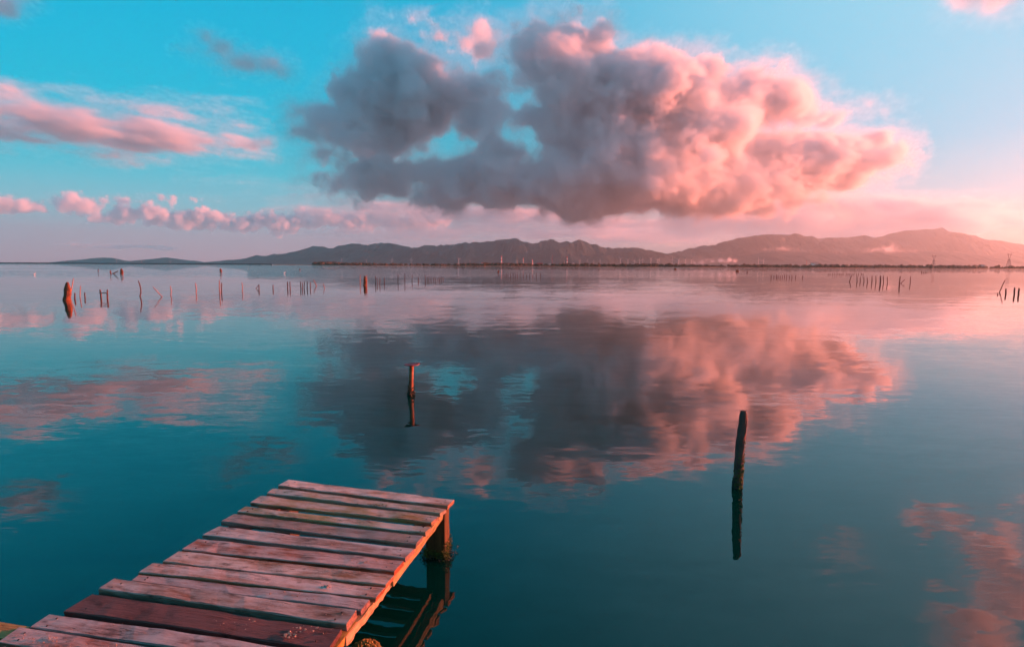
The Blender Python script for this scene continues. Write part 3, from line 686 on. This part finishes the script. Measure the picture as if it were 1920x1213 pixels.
tuft([(-0.09, -0.105, 0.01, 0.15, 0.12, 0.03, 300)], 'algae', M_weed, pier, 'dark wet growth on the pier leg at the waterline', 4)
tuft([(-1.19, -0.145, 0.363, 0.05, 0.02, 0.004, 90), (-0.52, -0.205, 0.362, 0.13, 0.02, 0.003, 70)], 'moss', M_moss, pier, 'small green moss tufts on the second board', 6, 0.007)
def crumbs():
    rnd = random.Random(21); V = []; Fc = []
    for (x, y, sx, sy, n, r) in ((-0.22, 1.52, .03, .02, 14, .008), (-0.12, 1.50, .07, .03, 16, .006), (-0.27, 1.575, .02, .015, 14, .009), (-0.50, 1.55, .12, .03, 14, .005), (-0.30, 1.20, .02, .012, 8, .009), (-0.26, 1.03, .05, .03, 12, .006),
                               (-0.2, 0.92, .06, .02, 8, .006), (-0.6, 0.77, .2, .03, 10, .005), (-1.28, 1.83, .09, .03, 40, .005), (-1.0, 1.84, .25, .03, 40, .005), (-0.7, 1.40, .3, .03, 14, .005), (-0.42, 1.30, .08, .02, 8, .006), (-0.9, 0.30, .1, .02, 8, .005), (-1.05, 1.70, .2, .03, 14, .004)):
        for _ in range(n):
            q = r*rnd.uniform(0.3, 1.0)
            xx, yy = x + rnd.gauss(0, sx), y + rnd.gauss(0, sy*0.7)
            on = False
            for fl, fr, nr, nl, _t, _m in PL:
                s = (xx - fl[0])/(fr[0] - fl[0])
                if 0.02 < s < 0.98 and fl[1] + (fr[1]-fl[1])*s + .01 < yy < nl[1] + (nr[1]-nl[1])*s - .01: on = True
            if not on: continue
            g, ff = blob_geo((xx, -yy, DECK + 0.004 + q*0.2), (q, q*rnd.uniform(.4, 1), q*0.45), rnd, 0.45)
            o = len(V); V += g; Fc += [tuple(k+o for k in fc) for fc in ff]
    ob = mesh_obj('bark_crumbs', V, Fc, M_chip, None, (FR.x, FR.y, 0), (0, 0, PRZ)); tag(ob, 'pale bark crumbs and flakes scattered over the pier boards', 'debris', kind='stuff')
crumbs()
# side board poking out past the deck, its sawn end in the sun
def side_board():
    v, f = box_geo(-0.25, 0.25, -0.045, 0.045, -0.02, 0.02); p = at_level(-45, 1181, 0.33)
    o = mesh_obj('side_board', v, f, M_beam, pier)
    lp = (p - Vector((FR.x, FR.y, 0))); o.location = (lp.dot(UD), -lp.dot(VD), 0.333)
side_board()
# mossy post head beside the pier
def mossy_head():
    p = at_level(685, 1222, 0.10); rnd = random.Random(31)
    r = empty('mooring_stub', (p.x, p.y, 0))
    v, f = tube_geo([(0, 0, -0.5), (0, 0, -0.1), (0, 0, 0.04), (0, 0, 0.10)], [0.07, 0.072, 0.075, 0.06], 12, 0.1, 3); mesh_obj('stub', v, f, M_leg, r)
    V = []; Fc = []
    for _ in range(420):
        a, q = rnd.uniform(0, 6.283), math.sqrt(rnd.random())*0.085
        g, ff = blob_geo((q*math.cos(a), q*math.sin(a), 0.10 + 0.03*(1 - (q/0.085)**2) - (0.02 if q > 0.07 else 0)), (0.009, 0.009, 0.012), rnd, 0.5)
        o = len(V); V += g; Fc += [tuple(k+o for k in fc) for fc in ff]
    m = mesh_obj('moss', V, Fc, M_drymoss, r); m['kind'] = 'stuff'
    tag(r, 'low round wooden stub capped with dry yellow moss, beside the pier edge', 'wooden stub')
mossy_head()

# ---------------------------------------------------------------- near posts
def disc_post():
    b = at_level(771, 740, 0); h = at_depth(773, 683, b.y).z
    r = empty('capped_post', (b.x, b.y, 0))
    rr = 0.034
    v, f = tube_geo([(-.01, 0, -0.5), (-.008, 0, -0.05), (-.004, 0, .1), (0.002, 0, h*.5), (0.012, 0, h-.004)], [rr*1.1, rr*1.1, rr*1.05, rr, rr], 12, 0.04, 2); mesh_obj('pipe', v, f, M_rustpipe, r, smooth=True)
    n = 26; V = []; Fc = []
    for z, q in ((h - 0.010, 0.112), (h - 0.003, 0.122), (h + 0.004, 0.120), (h + 0.006, 0.10)):
        for k in range(n):
            a = 2*math.pi*k/n; w = 1 + 0.02*math.sin(3*a + 1)
            V.append((0.012 + q*w*math.cos(a), q*w*math.sin(a), z + 0.010*math.cos(a)*0.5 + 0.004*math.sin(2*a)))
    for i in range(3):
        for k in range(n): Fc.append((i*n+k, i*n+(k+1) % n, (i+1)*n+(k+1) % n, (i+1)*n+k))
    Fc.append(tuple(range(n-1, -1, -1))); Fc.append(tuple(3*n+k for k in range(n)))
    mesh_obj('cap_plate', V, Fc, M_rust, r)
    rnd = random.Random(5); V = []; Fc = []
    for _ in range(130):
        a = rnd.uniform(0, 6.283); z = abs(rnd.gauss(0, 0.05)) + (0.10 if rnd.random() < 0.15 else 0); q = rr*1.1 + rnd.uniform(0, 0.012 + 0.012*(z < 0.05))
        g, ff = blob_geo((-.006 + q*math.cos(a), q*math.sin(a), z), (rnd.uniform(.006, .014),)*3, rnd, 0.5)
        o = len(V); V += g; Fc += [tuple(k+o for k in fc) for fc in ff]
    m = mesh_obj('mussels', V, Fc, M_weed, r); m['kind'] = 'stuff'
    tag(r, 'rusty pipe post topped by a flat round red plate, dark growth at its foot', 'post')
disc_post()
def lone_post():
    b = at_level(1382, 914, 0); t = at_depth(1394, 770, b.y)
    r = empty('mooring_post', (b.x, b.y, 0))
    dx, h = t.x - b.x, t.z
    path = [(-dx*.6, 0, -0.5), (-dx*.05, 0, -.03)] + [(dx*s + 0.004*math.sin(s*9), 0.003*math.sin(s*7), h*s) for s in (0.04, .1, .17, .25, .33, .42, .5, .58, .66, .74, .82, .9, .96, 1.0)]
    rad = [0.038, 0.039, .040, .040, .039, .039, .038, .038, .037, .037, .037, .037, .036, .035, .031, .022]
    v, f = tube_geo(path, rad, 14, 0.10, 9); mesh_obj('trunk', v, f, M_stake, r)
    rnd = random.Random(7); V = []; Fc = []
    for _ in range(420):
        s = min(0.62, abs(rnd.gauss(0, 0.24))); a = rnd.gauss(0.0, 1.3); q = 0.038 + rnd.uniform(-.002, .006)
        g, ff = blob_geo((dx*s + q*math.cos(a), q*math.sin(a), h*s), (rnd.uniform(.003, .008),)*3, rnd, 0.5)
        o = len(V); V += g; Fc += [tuple(k+o for k in fc) for fc in ff]
    m = mesh_obj('algae', V, Fc, M_moss, r); tag(m, 'yellow green algae on the sunward side of the post foot', kind='stuff')
    V = []; Fc = []
    for _ in range(160):
        s = abs(rnd.gauss(0, 0.06)); a = rnd.uniform(0, 6.283); q = 0.039 + rnd.uniform(-.002, .006)
        g, ff = blob_geo((dx*s + q*math.cos(a), q*math.sin(a), h*s), (rnd.uniform(.004, .009),)*3, rnd, 0.5)
        o = len(V); V += g; Fc += [tuple(k+o for k in fc) for fc in ff]
    m = mesh_obj('mussels', V, Fc, M_weed, r); m['kind'] = 'stuff'
    tag(r, 'lone slanting dark wooden post with green algae near the water', 'post')
lone_post()

# ---------------------------------------------------------------- stakes far out in the lagoon
sid = [0]
def stake(bx, by, tx, ty, wpx, mat, label, group=None, kink=0.0, cat='stake', name='stake'):
    """bx,by: bearing of its foot on the water; tx,ty: bearing of its top"""
    sid[0] += 1; rnd = random.Random(sid[0]*17)
    b = at_level(bx, by, 0); t = at_depth(tx, ty, b.y); r = max(0.012, wpx/FPX*b.y/2)
    d = t - b
    path = [b - d*(0.5/max(d.z, .3)) if abs(d.x) < d.z*2 else b - d*0.3]
    for s in (0.0, 0.25, 0.5, 0.75, 0.93, 1.0):
        path.append(b + d*s + Vector((kink*r*2*math.sin(s*4.0) + rnd.uniform(-.25, .25)*r, rnd.uniform(-.3, .3)*r, 0)))
    rad = [r*1.1, r*1.1, r*1.05, r, r*.95, r*.85, r*.55]
    v, f = tube_geo([p - b for p in path], rad, 7, 0.12, sid[0])
    o = mesh_obj(name, v, f, mat, None, b); tag(o, label, cat, group); return o
def stump(bx, by, tx, ty, wpx, label, seed):
    b = at_level(bx, by, 0); t = at_depth(tx, ty, b.y); h = t.z; dx = t.x - b.x; R0 = wpx/FPX*b.y/2
    V = []; Fc = []; ns, nr = 16, 16
    for i in range(nr):
        s = -0.35 + 1.35*i/(nr-1)
        prof = 0.95 - 0.15*s if s < 0.5 else (0.9 - 0.62*((s-0.5)/0.5)**1.6)
        for k in range(ns):
            a = 2*math.pi*k/ns
            q = R0*prof*(1 + 0.22*mnoise.noise(Vector((math.cos(a)*1.3, math.sin(a)*1.3, s*3.0 + seed))) + 0.10*mnoise.noise(Vector((math.cos(a)*4, math.sin(a)*4, s*5 + seed))))
            V.append((dx*s + q*math.cos(a) + 0.12*R0*math.sin(s*5), q*math.sin(a)*0.8, h*s))
    for i in range(nr-1):
        for k in range(ns): Fc.append((i*ns+k, i*ns+(k+1) % ns, (i+1)*ns+(k+1) % ns, (i+1)*ns+k))
    Fc.append(tuple((nr-1)*ns+k for k in range(ns)))
    o = mesh_obj('tree_stump', V, Fc, M_stump, None, b, smooth=False); tag(o, label, 'stump'); return o
stump(125, 563, 127, 529, 14, 'big jagged red brown rotten stump rising from the water near an upright frame', 2.2)
stake(131, 557, 138, 521, 1.6, M_pale, 'long pale pole leaning on the big red stump')
stake(140, 561, 140.5, 549, 2.2, M_stake, 'short dark stake just past the leaning pole of the big stump')
stake(150, 557, 150.5, 536, 1.6, M_pale, 'tall thin pale stake between two short dark ones near the big stump')
stake(159, 559, 159, 548, 2.2, M_stake, 'short dark stake between the thin pale stake and the wooden frame')
def frame():
    b = at_level(195, 560, 0); r = empty('wooden_frame', b)
    L1 = at_level(189, 560, 0) - b; R1 = at_level(202, 560, 0) - b; h = at_depth(195, 543, b.y).z; q = 0.045
    for k, p in enumerate((L1, R1)):
        v, f = tube_geo([(p.x, 0, -0.5), (p.x, 0, 0), (p.x + 0.01, 0, h*.5), (p.x - 0.03*(1-2*k), 0, h)], [q, q, q, q*.8], 8, 0.12, k+3); mesh_obj('post', v, f, M_stake, r)
    v, f = tube_geo([(L1.x - .05, -.03, h*.66), (0, -.03, h*.62), (R1.x + .03, -.03, h*.64)], [0.03]*3, 7, 0.1, 8); mesh_obj('rail', v, f, M_pale, r)
    tag(r, 'low wooden frame of two posts and a pale rail in the water', 'wooden frame')
frame()
stake(262.5, 556, 261, 526, 2.0, M_stake, 'tall kinked lone stake next after the low wooden frame', kink=1.2)
stake(304, 557, 286, 537, 1.6, M_pale, 'pale stake lying over at a steep slant, its foot in the water')
G1 = 'single stakes of the near row'
for b in ((320,554,320,536),(367.5,549,366.5,530),(454,546,453.5,529)):
    stake(*b, 1.7, M_pale, 'single thin upright stake in the near row between slanting stake and stake cluster', G1, kink=0.5)
stake(412, 550, 411.5, 525, 1.9, M_pale, 'taller stake of the close pair in the near row'); stake(415.3, 549, 415.5, 530, 1.9, M_stake, 'shorter dark stake of the close pair in the near row')
stake(480, 541, 486, 533, 1.2, M_stake, 'thin stake tilted towards its upright neighbour')
stake(485.8, 544, 485.5, 534, 1.8, M_stake, 'short upright stake crossed by a thin tilted one')
stake(512, 543, 512, 534, 1.8, M_stake, 'short dark stake alone between the crossed pair and the next pair')
G2 = 'stakes of the dense cluster'
for b in ((539.5,541,539,528),(544,542,543.5,528)): stake(*b, 1.8, M_stake, 'upright dark stake of the twin pair beside the dense stake cluster', 'twin stakes')
for b in ((564,542,563.5,528),(567,542,567,530),(570.2,541,570.5,528),(576,541,576,528),(582,541,582,529)): stake(*b, 1.6, M_stake, 'upright dark stake in the dense cluster next to a slanting pale pole', G2)
stake(593.5, 536.5, 587.5, 524, 1.5, M_pale, 'pale pole slanting beside the dense stake cluster'); stake(608.5, 541, 606, 532, 1.2, M_pale, 'thin bent pale stick past the slanting pale pole')
stump(684, 535, 684.5, 517, 7, 'small dark lumpy stump with a pale stake on each side', 6.6)
stake(675, 534, 675.3, 515, 1.3, M_pale, 'thin pale stake standing close to the small dark stump')
stake(687.8, 535, 687.5, 515, 1.4, M_pale, 'pale stick touching the small dark stump')
G3 = 'stakes of the receding row'
for b in ((704,533,703.8,517),(707,533,706.8,521),(712,534,712.2,521),(720.5,532,720.5,520)): stake(*b, 1.3, M_stake, 'thin stake in the loose group of four just past the small stump', 'four stakes')
for b in ((746,530,746.2,515),(759,530,758.8,513),(772.5,528.5,772.8,515),(784.5,528.5,784,519),(797.3,528,797,515)): stake(*b, 1.3, M_stake, 'thin well spaced stake in the row running away past the four stakes', G3)
rs = random.Random(3)
for x in (801,804,808,813,817,821,824,827,831):
    stake(x, 526 + rs.uniform(-.8, .8), x + rs.uniform(-.6, .6), 519 + rs.uniform(-1, 1.5), 1.0, M_stake, 'tiny stake at the far end of the receding row', 'tiny stakes of the receding row')
for x in (945,949,952.5,957,962,966,970,975,981,987,993,999,1006,1013):
    stake(x, 519 + rs.uniform(-1, 1), x + rs.uniform(-.4, .4), 511.5 + rs.uniform(0, 3), 0.9, M_stake, 'tiny distant stake in the line in front of the plant', 'tiny stakes before the plant')
for x in (1446,1451,1456,1459,1463,1467,1471,1475,1480,1485,1492,1505):
    stake(x, 521 + rs.uniform(-.8, .8), x + rs.uniform(-.4, .4), 514.5 + rs.uniform(0, 2), 1.0, M_stake, 'tiny stake in the crowded line beneath the hazy mountain foot', 'tiny stakes beneath the hazy mountain')
for k in range(17):
    x = 1553 + k*4.1 + rs.uniform(-1, 1)
    stake(x, 515.6 + rs.uniform(-.5, .5), x, 511.8 + rs.uniform(0, 1.2), 0.9, M_stake, 'very small stake in the farthest line behind the tall row', 'farthest stakes')
stake(1593, 528, 1596.5, 517, 1.3, M_stake, 'thin tilted stake at the end of the tall row of ten')
for b in ((1607,528,1607,517),(1613,528,1613,519),(1620,528,1620,519),(1626.3,530.5,1626,520),(1635,529,1635,517),(1642.5,530,1642.5,516.5),(1656.5,530.5,1656.5,517),(1664,532,1663.7,519)):
    stake(*b, 1.2, M_stake, 'thin upright stake in the tall row around one stouter post', 'stakes of the tall row')
stake(1650.5, 531.5, 1650.5, 517, 2.0, M_stake, 'stouter dark post within the tall row of thin stakes')
stake(1686.5, 534, 1688, 518, 1.8, M_stake, 'dark post with a slanting stick at its foot'); stake(1689, 531, 1697, 524, 1.1, M_stake, 'stick slanting off the foot of a dark post')
stake(1706.5, 531, 1707.3, 518, 1.2, M_stake, 'solitary thin stake past the post with the slanting stick')
stake(1874, 548, 1884.5, 525, 1.4, M_stake, 'long thin pole tilted over three short thick posts')
stake(1870.5, 553, 1870.8, 549, 1.4, M_stake, 'stub barely out of the water under the tilted pole')
stake(1886, 552, 1886.3, 541, 2.2, M_stake, 'short dark post directly under the tilted pole'); stake(1902, 553, 1902.3, 539, 2.3, M_stake, 'taller dark post of three beside the tilted pole'); stake(1909.5, 553, 1911, 540, 2.6, M_stake, 'thick tilted dark post last of the three by the tilted pole')
stump(228, 514, 228, 503.5, 6, 'far lumpy stump at the end of a half sunk snag', 3.1)
stake(208, 514, 206.5, 507, 2.4, M_stump, 'stubby snag end opposite the far lumpy stump', cat='snag', name='snag'); stake(212, 513.2, 222, 508, 1.8, M_stump, 'half sunk branch lying between two far stumps', cat='snag', name='snag')
stake(184, 509.5, 184.2, 504.5, 1.5, M_stake, 'far short stake near the half sunk snag'); stump(414, 510, 413.5, 503.5, 5, 'small far stump on open ruffled water', 4.4)
stake(562, 507, 562, 504, 1.6, M_stake, 'far dark stub below the first slope of the teal mountains')
stump(1266, 506, 1266, 502.5, 5, 'far low dark snag below the long turbine row', 5.2); stump(1382, 510, 1382.5, 506, 6, 'far dark snag below the steam plume', 8.1); stake(1401, 512, 1401, 509, 1.6, M_stake, 'far dark stub just past the snag under the plume')
stump(934, 511, 934.5, 507, 3.5, 'far dark snag in front of the tallest chimney', 9.9)
for k, (x, yb, yt) in enumerate(((1728, 512, 509), (1732, 512, 509), (1736, 512, 510))): stake(x, yb, x+.3, yt, 1.4, M_stake, 'tiny dark stub in the trio below the smaller pylon', 'trio of stubs')
def bird(px, py, label):
    b = at_level(px, py, 0); r = empty('bird', b, 0.6); s = max(0.35, b.y/190)
    rnd = random.Random(int(px)); g, ff = blob_geo((0, 0, 0.22*s), (0.32*s, 0.16*s, 0.17*s), rnd, 0.05); mesh_obj('body', g, ff, M_bird, r, smooth=True)
    v, f = tube_geo([(0.22*s, 0, 0.25*s), (0.34*s, 0, 0.5*s), (0.30*s, 0, 0.75*s), (0.46*s, 0, 0.74*s)], [.06*s, .045*s, .05*s, .02*s], 6); mesh_obj('neck', v, f, M_bird, r, smooth=True)
    tag(r, label, 'bird')
bird(64, 515, 'small white water bird on the ruffled lane short of the snag'); bird(533, 513, 'small white water bird floating beyond the twin stakes')

# ---------------------------------------------------------------- clouds and steam
MC = cloud_material('cumulus', 0.02)
MT = cloud_material('thin_cloud', 0.012)
MK = cloud_material('cloud_scrap', 0.022)
MF = cloud_material('far_cloud', 0.012)
MB = cloud_material('cloud_bank', 0.016)
MO = cloud_material('overhead_cloud', 0.006)
MP = cloud_material('layer_cloud', 0.010)
MS = cloud_material('steam', 0.08)
# the great cumulus: its belly comes closest, the sunward half runs off obliquely to the right, the shaded half to the left
CUMULUS = [(765,190,122,80),(745,108,48,36),(690,250,100,38),(720,320,95,32),(850,55,56,13),(905,90,26,12),(840,120,26,20),
 (1045,90,95,38),(1085,70,50,32),(965,92,50,18),(1155,108,44,14),(1050,150,135,44),(1180,190,155,62),(900,235,50,34),(950,275,60,26),(890,175,36,34),(1010,215,50,20),
 (1290,155,110,42),(1390,195,120,54),(1470,195,66,44),(1555,208,48,11),
 (1530,312,130,46),(1625,285,42,32),(1430,315,130,64),
 (1000,335,180,50),(1150,335,210,62),(1300,345,180,52),(850,345,150,34),(720,345,95,22),(960,375,170,22),(1230,265,170,75),(1420,378,150,24),(1085,245,70,26)]
CUMULUS = [(px, py, rx, ry, 5.0*max(0, px - 1120) + 2.2*max(0, 1000 - px) + (200 if py < 120 else 0)) for px, py, rx, ry in CUMULUS]
make_cloud('cloud', CUMULUS, 7000, MC, 17.0, warp=1.25, edge=120, grain=360, amp=1.1, bias=35, puff=0.22, fray=1.9, mottle=0.5, wisp=0.14, seed=0.0, label='huge pink and blue grey cumulus cloud towering over the lagoon')
make_cloud('cloud', [(1815,-15,50,45),(1880,-20,50,50),(1960,-90,60,60),(1990,-30,50,50),(2030,-190,80,70),(1960,-280,90,60),(1670,-110,40,18),(2110,-120,70,60),(2090,20,70,55),(2180,0,80,70),(2280,-20,90,80)],  # last three lobes added out of view to shade the teal cloud scraps
 7600, MO, 40.0, warp=1.3, edge=240, grain=300, wisp=0.15, mottle=0.5, bias=10, seed=2.0, label='broken peach cloud overhead, mirrored in the water past the lone post, with unseen lobes added for shade')
make_cloud('cloud', [(385,72,18,14),(415,92,28,14),(450,116,36,16),(500,122,32,14),(528,132,20,12),(360,95,18,6)],
 5830, MK, 19.0, warp=1.0, edge=130, grain=130, amp=0.9, bias=30, wisp=0.2, seed=3.0, label='small ragged teal cloud scrap above the streaked cloud bank')
make_cloud('cloud', [(10,12,34,22),(-40,5,50,25),(45,5,18,8)], 5470, MK, 20.0, warp=0.9, edge=120, grain=120, bias=20, wisp=0.2, seed=4.0, label='dark teal cloud scrap high over the streaked cloud bank')
make_cloud('cloud', [(570,200,24,14),(615,215,48,24),(590,245,42,18),(650,255,44,24),(620,280,34,14),(660,335,30,18),(560,215,16,8)],
 6800, MK, 22.0, warp=1.1, edge=130, grain=200, amp=1.0, bias=25, wisp=0.22, seed=5.0, label='ragged blue teal fringe cloud beside the huge cumulus')
make_cloud('cloud', [(-80,212,140,36),(40,224,110,38),(150,240,110,40),(250,252,100,38),(340,264,90,30),(420,272,60,20),(300,205,80,11),(375,222,70,9),(225,292,40,10),(275,302,26,7),(455,290,30,7),(20,250,90,8),(160,180,24,5)],
 9000, MT, 30.0, recede=3.0, warp=1.3, edge=190, grain=280, amp=1.3, bias=10, wisp=0.25, fray=2.3, mottle=0.5, stretch=(2.8, 1.5, 0.55), shear=0.13, seed=6.0, label='long streaked grey pink cloud bank slanting across blue sky')
make_cloud('cloud', [(505,268,28,13),(478,268,18,10),(515,300,14,5)], 8200, MT, 24.0, warp=0.8, edge=120, grain=180, bias=10, wisp=0.1, seed=7.0, label='small dark puff at the tip of the streaked cloud bank')
make_cloud('cloud', [(390,335,50,5),(480,345,60,6),(560,352,70,7),(600,365,70,6),(640,375,60,6),(520,372,50,4)], 12000, MT, 42.0, warp=0.7, edge=200, grain=220, amp=0.6, bias=10, wisp=0.08, stretch=(3.5, 2, 0.7), seed=8.0, label='thin pink streak clouds under the ragged fringe cloud')
rb = random.Random(40)
BANK = [(-60,383,50,16),(5,384,30,16),(45,388,26,12),(130,380,28,14),(160,388,26,12),(260,376,60,5),(600,404,30,12)]
BANK += [(190 + 15.5*k + rb.uniform(-6, 6), 402 + 16*min(1, k/16) + rb.uniform(-9, 9), rb.uniform(16, 32), rb.uniform(8, 16)) for k in range(42)]
make_cloud('cloud', BANK, 16500, MB, 36.0, recede=6.0, warp=1.0, edge=80, grain=230, amp=1.15, bias=45, puff=0.8, fray=1.7, mottle=0.4, wisp=0.05, seed=9.0, label='long low bank of pink topped cumulus above the teal hills')
make_cloud('cloud', [(620,395,90,8),(740,398,120,12),(880,402,140,16),(1000,412,170,15),(1120,420,150,15),(950,436,170,10),(1080,442,180,11),(1220,438,130,14),(820,440,100,8),(680,436,80,6)],
 15500, MP, 55.0, recede=6.0, warp=1.0, edge=260, grain=300, amp=1.0, bias=75, wisp=0.15, fray=2.0, stretch=(3.5, 2, 0.7), seed=10.0, label='flat pink layer cloud below the base of the huge cumulus')
make_cloud('cloud', [(1270,420,24,12),(1245,425,20,5)], 12500, MT, 34.0, warp=0.9, edge=90, grain=160, bias=10, wisp=0.1, seed=11.0, label='small white curl of cloud over the mountain saddle')
make_cloud('cloud', [(1330,418,130,26),(1450,412,160,34),(1580,402,150,34),(1650,385,110,24),(1700,418,170,36),(1780,386,120,16),(1850,412,160,12),(1980,415,160,12),(1560,440,220,24),(1300,440,120,14)],
 14200, MP, 60.0, recede=5.0, warp=1.0, edge=380, grain=380, amp=0.9, bias=70, wisp=0.10, fray=1.8, stretch=(2.5, 2, 0.8), seed=12.0, label='soft salmon layer cloud resting on the hazy mountain tops')
make_cloud('cloud', [(130,459,30,3.5),(190,462,50,4.5),(255,463,44,4.5),(300,466,30,3)], 14000, MK, 30.0, warp=0.5, edge=50, grain=130, amp=0.6, bias=14, stretch=(3.5, 2, 0.6), seed=13.0, label='thin blue lens cloud just above the far left hills'.replace(' left', ''))
make_cloud('cloud', [(1640,470,26,4),(1665,467,22,6),(1672,462,7,9),(1690,471,14,4),(1712,471,14,3)], 6300, MT, 9.0, warp=0.6, edge=30, grain=50, bias=4, wisp=0.15, seed=14.0, label='white cloud wisp with an upright curl before the hazy mountain')
make_cloud('cloud', [(1445,469,22,3.5),(1470,467,26,5),(1495,470,16,3)], 6300, MT, 9.0, warp=0.6, edge=30, grain=50, bias=3, wisp=0.15, seed=15.0, label='flat white cloud wisp low on the mountain flank')
make_cloud('cloud', [(1565,471,22,2.5),(1555,468,7,3)], 6300, MT, 9.0, warp=0.6, edge=40, grain=45, bias=2, wisp=0.15, seed=16.0, label='faint cloud wisp between two brighter ones on the mountain')
make_cloud('steam_plume', [(1378,490,7,4),(1368,488,8,5),(1355,490,12,4),(1335,491,16,3),(1310,492,18,3)], 2700, MS, 3.0, warp=0.8, edge=12, grain=18, bias=2, wisp=0.2, seed=17.0, label='white steam plume drifting off a works behind the shore trees', cat='steam')
